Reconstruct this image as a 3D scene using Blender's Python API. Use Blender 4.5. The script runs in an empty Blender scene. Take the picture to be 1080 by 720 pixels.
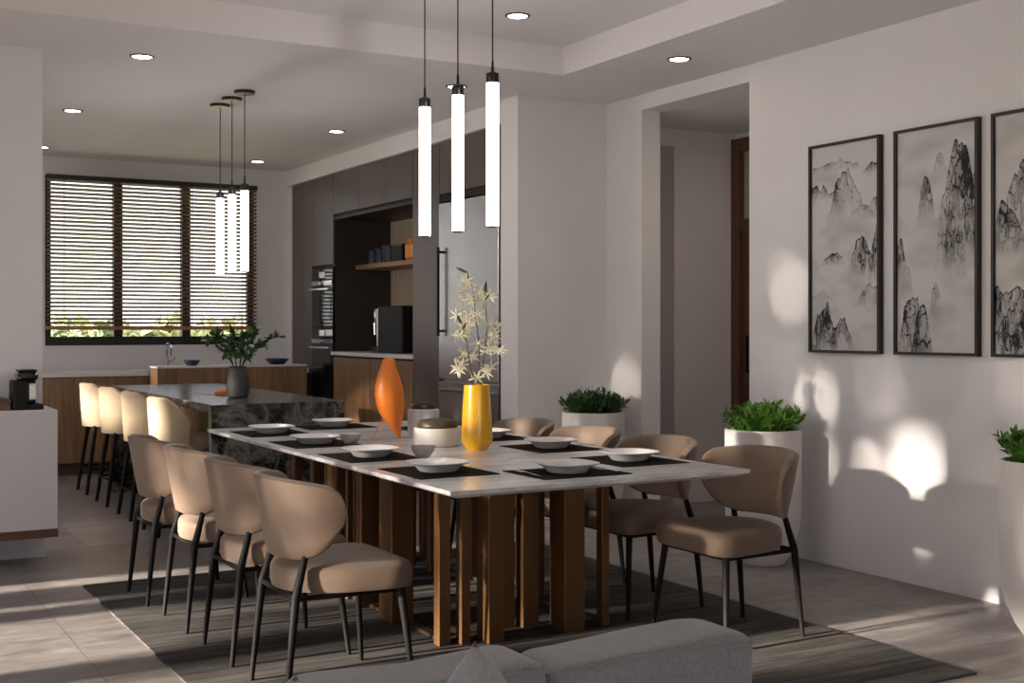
import bpy, bmesh, math, random
import numpy as np
from mathutils import Vector, Matrix
R = math.radians
PI = math.pi
random.seed(7)
SC = bpy.context.scene
COL = SC.collection

# ------------------------------------------------------------------ helpers
def link(o):
    COL.objects.link(o)
    return o

def tag(o, label=None, cat=None, group=None, kind=None):
    if label: o['label'] = label
    if cat: o['category'] = cat
    if group: o['group'] = group
    if kind: o['kind'] = kind
    return o

def empty(name, loc=(0, 0, 0), rz=0.0):
    o = bpy.data.objects.new(name, None)
    o.empty_display_size = 0.1
    o.location = loc
    o.rotation_euler = (0, 0, rz)
    return link(o)

def obj(name, bm, mat, parent=None, smooth=False, loc=None, angle=35, subsurf=0):
    bmesh.ops.recalc_face_normals(bm, faces=bm.faces)
    me = bpy.data.meshes.new(name)
    bm.to_mesh(me)
    bm.free()
    mats = mat if isinstance(mat, (list, tuple)) else [mat]
    for m in mats:
        me.materials.append(m)
    if smooth:
        me.polygons.foreach_set('use_smooth', [True] * len(me.polygons))
        try:
            me.set_sharp_from_angle(angle=R(angle))
        except Exception:
            pass
    o = bpy.data.objects.new(name, me)
    if parent: o.parent = parent
    if loc: o.location = loc
    if subsurf:
        md = o.modifiers.new('sub', 'SUBSURF')
        md.levels = subsurf
        md.render_levels = subsurf
    return link(o)

def children(o):
    return [c for c in COL.objects if c.parent == o]

def dup(root, loc, rz=None, label=None):
    kids = children(root)
    r = root.copy(); COL.objects.link(r)
    r.location = loc
    if rz is not None: r.rotation_euler = (0, 0, rz)
    if label: r['label'] = label
    for ch in kids:
        c = ch.copy(); COL.objects.link(c); c.parent = r
        for g in children(ch):
            d = g.copy(); COL.objects.link(d); d.parent = c
    return r

def BM():
    return bmesh.new()

def box(bm, x0, x1, y0, y1, z0, z1, bev=0.0, seg=2, mi=0):
    vs = [bm.verts.new((x, y, z)) for x in (x0, x1) for y in (y0, y1) for z in (z0, z1)]
    idx = [(0, 1, 3, 2), (4, 6, 7, 5), (0, 4, 5, 1), (2, 3, 7, 6), (0, 2, 6, 4), (1, 5, 7, 3)]
    fs = [bm.faces.new([vs[i] for i in q]) for q in idx]
    for f in fs: f.material_index = mi
    if bev > 0:
        es = set()
        for f in fs: es.update(f.edges)
        bmesh.ops.bevel(bm, geom=list(es), offset=bev, segments=seg, affect='EDGES', profile=0.5)
    return bm

def loops(bm, rings, close_start=True, close_end=True, mi=0):
    """rings: list of lists of points, all the same length; skins them."""
    rv = [[bm.verts.new(p) for p in r] for r in rings]
    n = len(rv[0])
    for a, b in zip(rv[:-1], rv[1:]):
        for i in range(n):
            j = (i + 1) % n
            f = bm.faces.new((a[i], a[j], b[j], b[i])); f.material_index = mi
    if close_start:
        f = bm.faces.new(rv[0][::-1]); f.material_index = mi
    if close_end:
        f = bm.faces.new(rv[-1]); f.material_index = mi
    return rv

def lathe(bm, prof, n=32, c=(0, 0, 0), mi=0, flute=0, famp=0.0):
    rings = []
    for r, z in prof:
        ring = []
        for i in range(n):
            a = 2 * PI * i / n
            rr = r * (1 + (famp * abs(math.sin(a * flute / 2)) if flute else 0))
            ring.append((c[0] + rr * math.cos(a), c[1] + rr * math.sin(a), c[2] + z))
        rings.append(ring)
    return loops(bm, rings, True, True, mi)

def superring(a, b, n, z, p=3.0, c=(0, 0)):
    out = []
    for i in range(n):
        t = 2 * PI * i / n
        ct, st = math.cos(t), math.sin(t)
        out.append((c[0] + a * math.copysign(abs(ct) ** (2 / p), ct), c[1] + b * math.copysign(abs(st) ** (2 / p), st), z))
    return out

def tube(bm, pts, rad, n=8, mi=0):
    pts = [Vector(p) for p in pts]
    if not isinstance(rad, (list, tuple)): rad = [rad] * len(pts)
    rings = []
    up = None
    for i, p in enumerate(pts):
        d = (pts[min(i + 1, len(pts) - 1)] - pts[max(i - 1, 0)])
        if d.length < 1e-9: d = Vector((0, 0, 1))
        d.normalize()
        if up is None:
            up = Vector((1, 0, 0)) if abs(d.x) < 0.9 else Vector((0, 1, 0))
        s = d.cross(up)
        if s.length < 1e-6: s = d.orthogonal()
        s.normalize()
        t = s.cross(d).normalized()
        up = t
        rings.append([p + s * (rad[i] * math.cos(2 * PI * k / n)) + t * (rad[i] * math.sin(2 * PI * k / n)) for k in range(n)])
    return loops(bm, rings, True, True, mi)

def leaf(bm, base, d, up, L, W, fold=0.25, mi=0, curl=0.0):
    """a pointed leaf of six faces along direction d"""
    d = Vector(d).normalized()
    s = d.cross(Vector(up))
    if s.length < 1e-4: s = d.orthogonal()
    s.normalize()
    n = s.cross(d).normalized()
    b = Vector(base)
    mid = []
    for t, w in ((0, 0.05), (0.3, 0.9), (0.62, 0.85), (1, 0.0)):
        p = b + d * (L * t) + n * (curl * L * t * t * -1)
        mid.append((p, w * W / 2))
    c = [bm.verts.new(p) for p, _ in mid]
    l = [bm.verts.new(p + s * w + n * (w * fold)) for p, w in mid[:3]]
    r = [bm.verts.new(p - s * w + n * (w * fold)) for p, w in mid[:3]]
    for i in range(2):
        bm.faces.new((c[i], c[i + 1], l[i + 1], l[i])).material_index = mi
        bm.faces.new((c[i], r[i], r[i + 1], c[i + 1])).material_index = mi
    bm.faces.new((c[2], c[3], l[2])).material_index = mi
    bm.faces.new((c[2], r[2], c[3])).material_index = mi

# ------------------------------------------------------------------ materials
class NT:
    def __init__(self, name):
        self.m = bpy.data.materials.new(name)
        self.m.use_nodes = True
        self.nt = self.m.node_tree
        self.b = self.nt.nodes['Principled BSDF']
    def n(self, t, **kw):
        nd = self.nt.nodes.new(t)
        for k, v in kw.items():
            if k in nd.inputs: nd.inputs[k].default_value = v
            else: setattr(nd, k, v)
        return nd
    def l(self, a, b):
        self.nt.links.new(a, b)
    def set(self, k, v):
        self.b.inputs[k].default_value = v
    def coords(self, scale=(1, 1, 1), world=False, rot=(0, 0, 0)):
        mp = self.n('ShaderNodeMapping')
        mp.inputs['Scale'].default_value = scale
        mp.inputs['Rotation'].default_value = rot
        if world:
            g = self.n('ShaderNodeNewGeometry'); self.l(g.outputs['Position'], mp.inputs['Vector'])
        else:
            g = self.n('ShaderNodeTexCoord'); self.l(g.outputs['Object'], mp.inputs['Vector'])
        return mp.outputs['Vector']
    def noise(self, vec, scale, detail=4, rough=0.55, dist=0.0):
        nz = self.n('ShaderNodeTexNoise')
        nz.inputs['Scale'].default_value = scale
        nz.inputs['Detail'].default_value = detail
        nz.inputs['Roughness'].default_value = rough
        nz.inputs['Distortion'].default_value = dist
        self.l(vec, nz.inputs['Vector'])
        return nz.outputs['Fac']
    def ramp(self, fac, stops):
        r = self.n('ShaderNodeValToRGB')
        el = r.color_ramp.elements
        while len(el) < len(stops): el.new(0.5)
        for e, (p, c) in zip(el, stops):
            e.position = p
            e.color = (*c, 1) if len(c) == 3 else c
        self.l(fac, r.inputs['Fac'])
        return r.outputs['Color']
    def mix(self, fac, a, b, mode='MIX'):
        mx = self.n('ShaderNodeMix', data_type='RGBA', blend_type=mode)
        for s, v in ((0, fac), (6, a), (7, b)):
            if hasattr(v, 'is_linked'): self.l(v, mx.inputs[s])
            elif isinstance(v, (int, float)): mx.inputs[s].default_value = v
            else: mx.inputs[s].default_value = (*v, 1)
        return mx.outputs[2]
    def math(self, op, a, b=None, c=None):
        m = self.n('ShaderNodeMath', operation=op)
        for i, v in enumerate((a, b, c)):
            if v is None: continue
            if hasattr(v, 'is_linked'): self.l(v, m.inputs[i])
            else: m.inputs[i].default_value = v
        return m.outputs[0]
    def bump(self, h, strength=0.2, dist=0.01):
        b = self.n('ShaderNodeBump')
        b.inputs['Strength'].default_value = strength
        b.inputs['Distance'].default_value = dist
        self.l(h, b.inputs['Height'])
        self.l(b.outputs['Normal'], self.b.inputs['Normal'])

def plain(name, col, rough=0.5, metal=0.0, var=0.08, scale=12, bump=0.0, spec=None, coat=0.0, stretch=(1, 1, 1), trans=0.0):
    t = NT(name)
    v = t.coords(stretch)
    f = t.noise(v, scale)
    lo = tuple(c * (1 - var) for c in col); hi = tuple(min(1, c * (1 + var)) for c in col)
    t.l(t.ramp(f, [(0.3, lo), (0.7, hi)]), t.b.inputs['Base Color'])
    t.set('Roughness', rough); t.set('Metallic', metal)
    if spec is not None: t.set('Specular IOR Level', spec)
    if coat: t.set('Coat Weight', coat); t.set('Coat Roughness', 0.08)
    if bump: t.bump(f, bump, 0.004)
    return t.m

def emis(name, col, s):
    t = NT(name)
    t.set('Base Color', (*col, 1)); t.set('Emission Color', (*col, 1)); t.set('Emission Strength', s)
    t.set('Roughness', 0.4)
    return t.m

def wood(name, dark, light, axis='z', scale=1.0, rough=0.42):
    t = NT(name)
    st = {'z': (14, 14, 0.7), 'x': (0.7, 14, 14), 'y': (14, 0.7, 14)}[axis]
    v = t.coords(tuple(a * scale for a in st))
    f1 = t.noise(v, 1.6, 6, 0.6, 0.4)
    v2 = t.coords(tuple(a * scale * 3.2 for a in st))
    f2 = t.noise(v2, 2.4, 3, 0.6)
    f = t.math('ADD', t.math('MULTIPLY', f1, 0.7), t.math('MULTIPLY', f2, 0.3))
    t.l(t.ramp(f, [(0.30, dark), (0.52, tuple((a + b) / 2 for a, b in zip(dark, light))), (0.70, light)]), t.b.inputs['Base Color'])
    t.set('Roughness', rough)
    t.bump(f, 0.08, 0.002)
    return t.m

def mk_floor():
    t = NT('floor_tile')
    g = t.n('ShaderNodeNewGeometry')
    sep = t.n('ShaderNodeSeparateXYZ'); t.l(g.outputs['Position'], sep.inputs[0])
    def joint(o, size, off, w):
        a = t.math('FRACT', t.math('DIVIDE', t.math('ADD', o, off), size))
        d = t.math('ABSOLUTE', t.math('SUBTRACT', a, 0.5))
        return t.math('GREATER_THAN', d, 0.5 - w / size / 2)
    jx = joint(sep.outputs[0], 0.5, 10.02, 0.005)
    jy = joint(sep.outputs[1], 1.0, 10.12, 0.004)
    j = t.math('MAXIMUM', jx, t.math('MULTIPLY', jy, 0.6))
    tx = t.math('FLOOR', t.math('DIVIDE', t.math('ADD', sep.outputs[0], 10.02), 0.5))
    ty = t.math('FLOOR', t.math('ADD', sep.outputs[1], 10.12))
    cmb = t.n('ShaderNodeCombineXYZ'); t.l(tx, cmb.inputs[0]); t.l(ty, cmb.inputs[1])
    wn = t.n('ShaderNodeTexWhiteNoise'); t.l(cmb.outputs[0], wn.inputs['Vector'])
    v = t.coords((1.5, 5.5, 1), world=True)
    f = t.noise(v, 2.2, 8, 0.72, 0.9)
    f2 = t.noise(t.coords((1, 1, 1), world=True), 1.3, 4)
    ff = t.math('ADD', t.math('ADD', t.math('MULTIPLY', f, 0.72), t.math('MULTIPLY', f2, 0.28)), t.math('MULTIPLY', t.math('SUBTRACT', wn.outputs[0], 0.5), 0.10))
    c = t.ramp(ff, [(0.36, (0.14, 0.127, 0.12)), (0.5, (0.235, 0.215, 0.20)), (0.64, (0.37, 0.34, 0.315))])
    t.l(t.mix(j, c, (0.12, 0.105, 0.098)), t.b.inputs['Base Color'])
    t.l(t.ramp(f, [(0.3, (0.32,) * 3), (0.7, (0.5,) * 3)]), t.b.inputs['Roughness'])
    t.set('Specular IOR Level', 0.42)
    t.bump(t.math('SUBTRACT', t.math('MULTIPLY', f, 0.25), j), 0.18, 0.003)
    return t.m

def mk_rug():
    t = NT('rug_weave')
    f = t.noise(t.coords((1.0, 16, 1), world=True), 1.8, 8, 0.7, 0.4)
    f2 = t.noise(t.coords((1, 1, 1), world=True), 220, 2)
    f3 = t.noise(t.coords((1, 1.5, 1), world=True), 1.7, 3)
    ff = t.math('ADD', t.math('MULTIPLY', f, 0.75), t.math('MULTIPLY', f3, 0.25))
    c = t.ramp(ff, [(0.38, (0.024, 0.022, 0.020)), (0.5, (0.060, 0.056, 0.051)), (0.64, (0.115, 0.107, 0.098))])
    t.l(c, t.b.inputs['Base Color'])
    t.set('Roughness', 0.9); t.set('Specular IOR Level', 0.2)
    t.bump(f2, 0.35, 0.004)
    return t.m

def mk_marble(name, base, vein, vein2, sc=1.0, amount=0.5, rough=0.22, stretch=(1, 1, 1)):
    t = NT(name)
    v = t.coords(tuple(sc * a for a in stretch))
    w = t.noise(v, 1.6, 6, 0.6, 0.8)
    d = t.math('ABSOLUTE', t.math('SUBTRACT', w, 0.5))
    k = t.ramp(d, [(0.0, (1, 1, 1)), (0.018, (0.55,) * 3), (0.07, (0.0,) * 3)])
    w2 = t.noise(v, 4.3, 5, 0.6, 1.4)
    d2 = t.math('ABSOLUTE', t.math('SUBTRACT', w2, 0.52))
    k2 = t.ramp(d2, [(0.0, (0.8,) * 3), (0.03, (0.15,) * 3), (0.09, (0,) * 3)])
    cl = t.noise(v, 2.1, 4)
    c0 = t.mix(t.ramp(cl, [(0.35, (0,) * 3), (0.7, (1,) * 3)]), base, vein2)
    c1 = t.mix(t.math('MULTIPLY', k, amount), c0, vein)
    c2 = t.mix(t.math('MULTIPLY', k2, amount * 0.6), c1, vein)
    t.l(c2, t.b.inputs['Base Color'])
    t.set('Roughness', rough)
    return t.m

def mk_fabric(name, col, scale=260, var=0.18, rough=0.85, sheen=0.15, bump=0.25, cloud=0.08):
    t = NT(name)
    f = t.noise(t.coords(), scale, 3)
    f2 = t.noise(t.coords(), 7, 4)
    ff = t.math('ADD', t.math('MULTIPLY', f, 0.6), t.math('MULTIPLY', f2, 0.4))
    t.l(t.ramp(ff, [(0.3, tuple(c * (1 - var) for c in col)), (0.7, tuple(min(1, c * (1 + var)) for c in col))]), t.b.inputs['Base Color'])
    t.set('Roughness', rough); t.set('Sheen Weight', sheen); t.set('Specular IOR Level', 0.25)
    t.bump(f, bump, 0.002)
    return t.m

def mk_leaf(name, c1, c2, rough=0.45):
    t = NT(name)
    f = t.noise(t.coords(), 9, 3)
    t.l(t.ramp(f, [(0.3, c1), (0.7, c2)]), t.b.inputs['Base Color'])
    t.set('Roughness', rough)
    return t.m

M = {}
M['wall'] = plain('wall_paint', (0.745, 0.725, 0.74), 0.75, var=0.02, scale=3, bump=0.03)
M['ceil'] = plain('ceiling_paint', (0.74, 0.715, 0.72), 0.8, var=0.015, scale=2)
M['floor'] = mk_floor()
M['rug'] = mk_rug()
M['white_marble'] = mk_marble('white_marble', (0.85, 0.838, 0.84), (0.44, 0.43, 0.44), (0.80, 0.785, 0.79), 1.2, 0.6, 0.2, (0.55, 2.6, 1))
M['black_marble'] = mk_marble('black_marble', (0.006, 0.0055, 0.005), (0.30, 0.29, 0.26), (0.018, 0.018, 0.014), 2.0, 0.5, 0.22)
M['counter_white'] = plain('white_counter_stone', (0.72, 0.71, 0.71), 0.3, var=0.03, scale=5)
M['leather'] = mk_fabric('taupe_leather', (0.184, 0.130, 0.094), 180, 0.07, 0.5, 0.08, 0.06)
M['stool_fabric'] = mk_fabric('beige_stool_fabric', (0.46, 0.36, 0.24), 150, 0.10, 0.75, 0.2, 0.15)
M['black_metal'] = plain('black_metal', (0.008, 0.0075, 0.0075), 0.6, 0.0, var=0.1, spec=.15)
M['bronze'] = plain('brushed_bronze', (0.175, 0.088, 0.036), 0.36, 0.6, var=0.14, scale=3, stretch=(6, 6, 0.4))
M['bronze_dark'] = plain('dark_bronze', (0.055, 0.034, 0.022), 0.45, 0.4, var=0.1)
M['oak'] = wood('warm_walnut', (0.145, 0.075, 0.034), (0.35, 0.205, 0.105))
M['oak_pale'] = wood('pale_oak', (0.33, 0.25, 0.185), (0.58, 0.47, 0.37))
M['oak_shelf'] = wood('shelf_walnut', (0.15, 0.075, 0.035), (0.36, 0.20, 0.10), 'y')
M['trim_wood'] = wood('trim_walnut', (0.07, 0.034, 0.018), (0.16, 0.082, 0.045), 'x')
M['door_wood'] = wood('dark_door_wood', (0.06, 0.026, 0.013), (0.17, 0.075, 0.036))
M['cab'] = plain('dark_taupe_lacquer', (0.098, 0.075, 0.069), 0.33, 0.0, var=0.05, scale=2, stretch=(5, 5, .5))
M['cab_side'] = plain('dark_brown_panel', (0.030, 0.021, 0.018), 0.45, var=0.08)
M['gap'] = plain('shadow_gap_black', (0.008, 0.007, 0.007), 0.7, var=0.0)
M['steel'] = plain('brushed_steel', (0.66, 0.65, 0.655), 0.26, 0.92, var=0.04, scale=2, stretch=(.5, .5, 12))
M['chrome'] = plain('chrome', (0.75, 0.75, 0.76), 0.15, 1.0, var=0.02)
M['black_glass'] = plain('black_glass', (0.010, 0.010, 0.011), 0.08, 0.0, var=0.0)
M['black_plastic'] = plain('black_plastic', (0.008, 0.008, 0.0085), 0.5, var=0.1, spec=.25)
M['white_lac'] = plain('white_lacquer', (0.56, 0.54, 0.54), 0.4, var=0.02, scale=2)
M['planter'] = plain('white_planter_clay', (0.64, 0.605, 0.585), 0.5, var=0.03, scale=3)
M['soil'] = plain('soil', (0.03, 0.02, 0.014), 0.95, var=0.4, scale=60)
M['leaf_mid'] = mk_leaf('bush_leaf', (0.045, 0.14, 0.014), (0.17, 0.37, 0.045))
M['leaf_dark'] = mk_leaf('dark_leaf', (0.018, 0.055, 0.016), (0.06, 0.13, 0.03))
M['leaf_tree'] = mk_leaf('tree_leaf', (0.20, 0.20, 0.12), (0.38, 0.37, 0.24), 0.6)
M['bark'] = plain('bark', (0.11, 0.075, 0.05), 0.9, var=0.3, scale=20)
M['grass'] = plain('lawn', (0.42, 0.43, 0.22), 0.9, var=0.25, scale=0.6)
M['shrub'] = mk_leaf('shrub_leaf', (0.16, 0.22, 0.10), (0.34, 0.40, 0.20), 0.7)
M['hedge'] = mk_leaf('hedge_leaf', (0.42, 0.46, 0.20), (0.74, 0.74, 0.50), 0.8)
M['porcelain'] = plain('white_porcelain', (0.86, 0.85, 0.84), 0.22, var=0.015)
M['grey_ceramic'] = plain('speckled_grey_ceramic', (0.50, 0.48, 0.46), 0.45, var=0.12, scale=30)
M['jar_grey'] = plain('pale_grey_ceramic', (0.58, 0.575, 0.59), 0.4, var=0.03)
M['jar_white'] = plain('white_ceramic', (0.74, 0.71, 0.69), 0.35, var=0.02)
M['lid_black'] = plain('black_lid', (0.016, 0.013, 0.012), 0.35, var=0.2)
M['lid_olive'] = plain('dark_olive_wood_lid', (0.062, 0.048, 0.024), 0.4, var=0.25, scale=8)
M['mat'] = plain('dark_placemat', (0.014, 0.011, 0.009), 0.9, var=0.25, scale=90, bump=0.2, spec=.08)
M['yellow'] = plain('yellow_glaze', (0.84, 0.44, 0.016), 0.22, var=0.03, scale=4, coat=0.4)
M['orange'] = plain('orange_lacquer', (0.72, 0.19, 0.018), 0.42, var=0.04, scale=4)
M['petal'] = plain('cream_petal', (0.90, 0.85, 0.66), 0.6, var=0.08, scale=30)
M['stem'] = plain('green_stem', (0.07, 0.085, 0.02), 0.6, var=0.2)
M['vase_dark'] = plain('charcoal_stoneware', (0.045, 0.045, 0.047), 0.6, var=0.15, scale=25)
M['blue'] = plain('navy_ceramic', (0.012, 0.022, 0.075), 0.3, var=0.1)
M['navy_dark'] = plain('ink_blue_ceramic', (0.008, 0.014, 0.045), 0.4, var=0.1)
M['amber'] = plain('orange_jar_glaze', (0.78, 0.25, 0.015), 0.3, var=0.15, scale=30)
M['sofa'] = mk_fabric('grey_sofa_fabric', (0.37, 0.36, 0.375), 120, 0.22, 0.9, 0.35, 0.35)
M['pillow'] = mk_fabric('pale_grey_fabric', (0.50, 0.485, 0.50), 120, 0.2, 0.9, 0.35, 0.35)
M['win_frame'] = plain('black_window_frame', (0.010, 0.009, 0.009), 0.5, var=0.05)
M['slat'] = wood('blind_slat_wood', (0.10, 0.046, 0.026), (0.22, 0.112, 0.064), 'x')
M['rail'] = wood('blind_rail_wood', (0.32, 0.13, 0.05), (0.52, 0.25, 0.12), 'x')
M['cord'] = plain('black_cord', (0.02, 0.018, 0.018), 0.6, var=0.0)
M['tube_light'] = emis('pendant_diffuser', (1.0, 0.95, 0.91), 13.0)
M['down_light'] = emis('downlight_lens', (1.0, 0.86, 0.70), 12.0)
M['down_trim'] = plain('bronze_downlight_trim', (0.09, 0.07, 0.055), 0.4, 0.5, var=0.05)
M['pend_metal'] = plain('black_nickel', (0.05, 0.047, 0.045), 0.3, 0.8, var=0.05)
M['frame'] = plain('black_picture_frame', (0.010, 0.009, 0.009), 0.45, var=0.05)
M['pavement'] = plain('terrace_stone', (0.10, 0.095, 0.088), 0.8, var=0.1)
M['transom'] = plain('frosted_transom_glass', (0.42, 0.39, 0.36), 0.25, var=0.05)
gt = NT('clear_glass')
gt.set('Roughness', 0.0); gt.set('Transmission Weight', 1.0); gt.set('IOR', 1.02); gt.set('Base Color', (0.97, 0.98, 0.97, 1)); gt.set('Specular IOR Level', 0.3)
M['glass'] = gt.m

# ------------------------------------------------------------------ key dimensions
ZC, ZT = 2.97, 3.15           # ceiling, tray ceiling
XR = 5.03                     # right wall
YK = 12.25                    # kitchen window wall
XL = -1.6                     # left glazed wall
YN = -4.0                     # wall behind
TANE = 0.19                 # sun elevation

def struct(name, bm, mat, parent=None):
    o = obj(name, bm, mat, parent)
    if parent is None: o['kind'] = 'structure'
    return o

# ------------------------------------------------------------------ setting
b = BM(); box(b, XL, 6.5, YN, YK + .2, -0.12, 0.0); struct('floor', b, M['floor'])
b = BM()
TX0, TX1, TY0, TY1 = XL, 4.2, -2.6, 6.68
box(b, TX1, XR + .2, YN, YK + .2, ZC, ZC + .3)
box(b, TX0, TX1, YN, TY0, ZC, ZC + .3)
box(b, TX0, TX1, TY1, YK + .2, ZC, ZC + .3)
box(b, TX0, TX1, TY0, TY1, ZT, ZT + .12)
struct('ceiling', b, M['ceil'])
# right wall with the hall opening
b = BM()
box(b, XR, XR + .16, YN, 5.84, 0, ZC)
box(b, XR, XR + .16, 6.97, YK, 0, ZC)
box(b, XR, XR + .16, 5.84, 6.97, 2.865, ZC)
struct('wall_right', b, M['wall'])
# hall beyond the opening
b = BM()
box(b, XR + .16, 5.72, 7.80, 7.9, 0, 2.9)            # back of recess
box(b, 5.72, 6.46, 7.50, 7.9, 0, 2.9)
box(b, XR + .16, 5.72, 7.50, 7.80, 2.73, 2.9)
struct('wall_hall_far', b, M['wall'])
b = BM()
box(b, 6.30, 6.46, 5.0, 6.50, 0, 2.9)
box(b, 6.30, 6.46, 6.50, 7.5, 2.82, 2.9)
struct('wall_hall_side', b, M['wall'])
b = BM(); box(b, XR + .16, 6.46, 4.9, 5.0, 0, 2.9); struct('wall_hall_near', b, M['wall'])
b = BM(); box(b, XR + .16, 6.46, 5.0, 7.9, 2.865, 2.95); struct('ceiling_hall', b, M['ceil'])
t = empty('added_hall_lamp', (5.78, 6.15, 2.865)); tag(t, 'added unseen round ceiling lamp brightening the hall beyond the opening', 'lamp')  # lamp added out of view to brighten the hall
b = BM(); lathe(b, [(.15, -.05), (.155, -.03), (.155, -.001), (.14, 0)], 32); obj('base', b, M['down_trim'], t, True)
b = BM(); lathe(b, [(.02, -.072), (.10, -.066), (.145, -.052), (.145, -.0505)], 32); obj('diffuser', b, M['down_light'], t, True)
# hall door with transom
d = empty('door_1', (6.30, 7.0, 0)); d['kind'] = 'structure'
b = BM()
box(b, -.03, .08, .40, .50, 0, 2.82, .004); box(b, -.03, .08, -.50, -.40, 0, 2.82, .004)
box(b, -.03, .08, -.40, .40, 2.72, 2.82, .004); box(b, -.03, .08, -.40, .40, 2.10, 2.19, .004)
obj('door_frame', b, M['door_wood'], d)
b = BM(); box(b, .02, .03, -.40, .40, 2.19, 2.72); obj('transom_pane', b, M['transom'], d)
b = BM(); box(b, 0.0, .045, -.395, .395, 0.005, 2.095, .003)
for z0, z1 in ((.15, .95), (1.1, 1.98)):
    box(b, -.008, .01, -.30, .30, z0, z1, .006)
obj('door_leaf', b, M['door_wood'], d)
b = BM(); box(b, -.05, -.035, .28, .30, 1.0, 1.28, .004); box(b, -.05, .0, .28, .30, 1.0, 1.02); box(b, -.05, .0, .28, .30, 1.26, 1.28)
obj('door_handle', b, M['black_metal'], d)
# wall stub between kitchen run and right wall, soffit over the tall cabinets
b = BM(); box(b, 4.28, XR, 7.40, 7.64, 0, ZC); struct('wall_stub', b, M['wall'])
b = BM(); box(b, 4.30, XR, 7.64, YK, 2.815, ZC); struct('wall_soffit', b, M['wall'])
# left wall portion at the kitchen threshold
b = BM(); box(b, XL, 1.17, 7.54, 7.80, .885, ZC); struct('wall_threshold', b, M['wall'])
# kitchen window wall
WX0, WX1, WZ0, WZ1 = 1.925, 3.97, 1.175, 2.795
b = BM()
box(b, XL, WX0, YK, YK + .2, 0, ZC); box(b, WX1, XR, YK, YK + .2, 0, ZC)
box(b, WX0, WX1, YK, YK + .2, 0, WZ0); box(b, WX0, WX1, YK, YK + .2, WZ1, ZC)
struct('wall_kitchen', b, M['wall'])
# window
w = empty('window_1', ((WX0 + WX1) / 2, YK, WZ0)); w['kind'] = 'structure'
hw = (WX1 - WX0) / 2; H = WZ1 - WZ0
b = BM()
fw = .062
box(b, -hw, -hw + fw, .06, .13, 0, H, .003); box(b, hw - fw, hw, .06, .13, 0, H, .003)
box(b, -hw, hw, .055, .135, 0, .085, .003); box(b, -hw, hw, .055, .135, H - .05, H, .003)
mx = [-hw + (2 * hw) * .335, -hw + (2 * hw) * .66]
for x in mx: box(b, x - .042, x + .042, .05, .14, 0, H, .003)
obj('window_frame', b, M['win_frame'], w)
xs = [-hw + fw] + mx + [hw - fw]
for i in range(3):
    b = BM(); box(b, xs[i] + .0, xs[i + 1] - .0, .092, .098, .08, H - .05); obj('pane', b, M['glass'], w)
# left glazed wall: posts throw the long bars of shade over the floor
b = BM()
box(b, XL - .2, XL, YN, TY0, 2.80, ZC + .3); box(b, XL - .2, XL, TY0, TY1, 3.10, ZC + .3); box(b, XL - .2, XL, TY1, YK, 2.88, ZC + .3)
for y0, y1 in ((YN, -2.6), (-2.6, 2.55), (6.05, 6.24), (6.31, 6.70), (6.86, 7.02), (7.34, 7.95), (11.6, YK)):
    box(b, XL - .2, XL, y0, y1, 0, 2.80 if y0 < -2.6 else (3.10 if y0 < 6.2 else 2.88))
struct('wall_left', b, M['wall'])
b = BM()
for y0, y1 in ((2.55, 2.61), (3.4, 3.46), (4.27, 4.42), (4.92, 5.14), (6.0, 6.05), (7.95, 8.0), (9.75, 9.79), (11.55, 11.6)):
    box(b, XL - .14, XL - .06, y0, y1, 0, 2.8 if y0 < -2.7 else (3.10 if y0 < 6.2 else 2.88), .004)
o = struct('window_2', b, M['win_frame'])
# wall behind the viewer
b = BM()
box(b, XL, -1.2, YN - .2, YN, 0, ZC); box(b, 2.6, XR + .16, YN - .2, YN, 0, ZC); box(b, -1.2, 2.6, YN - .2, YN, 2.0, ZC)
struct('wall_near', b, M['wall'])

# ------------------------------------------------------------------ outdoors
b = BM()
box(b, -150, 150, YK + .2, 300, -.3, -.14); box(b, -150, XL - .2, -150, YK + .2, -.3, -.14)
box(b, XL - .2, 150, -150, YN - .2, -.3, -.14); box(b, 6.6, 150, YN - .2, YK + .2, -.3, -.14)
struct('ground_lawn', b, M['grass'])
b = BM(); box(b, -11, XL - .2, -12, YK + 6, -.14, -.03); struct('ground_terrace', b, M['pavement'])

rs = random.Random(11)
def shrub(x, y, h, rr, label):
    t = empty('garden_shrub', (x, y, -.14)); tag(t, label, 'shrub', 'shrubs on the lawn')
    b = BM(); tube(b, [(0, 0, 0), (.03, 0, h * .5)], [.06, .03], 6); obj('trunk', b, M['bark'], t, True)
    b = BM()
    for i in range(700):
        a = rs.uniform(0, 2 * PI); e = math.acos(rs.uniform(-1, 1)); q = rs.uniform(.5, 1.0) ** .5
        p = (rr * q * math.sin(e) * math.cos(a), rr * q * math.sin(e) * math.sin(a), h * .52 + h * .46 * q * math.cos(e))
        leaf(b, p, (rs.gauss(0, 1), rs.gauss(0, 1), rs.gauss(0, .7)), (rs.gauss(0, 1), rs.gauss(0, 1), 1), rs.uniform(.12, .22), rs.uniform(.08, .14))
    obj('foliage', b, M['shrub'], t)
for x, y, h, rr, lb in ((4.05, 24, 1.50, .42, 'grey-green shrub on the lawn below the blind, in the pane nearest the white wall end'),
                        (4.95, 24.6, 1.62, .36, 'grey-green shrub on the lawn seen below the blind, beside the first window bar')):
    shrub(x, y, h, rr, lb)
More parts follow.
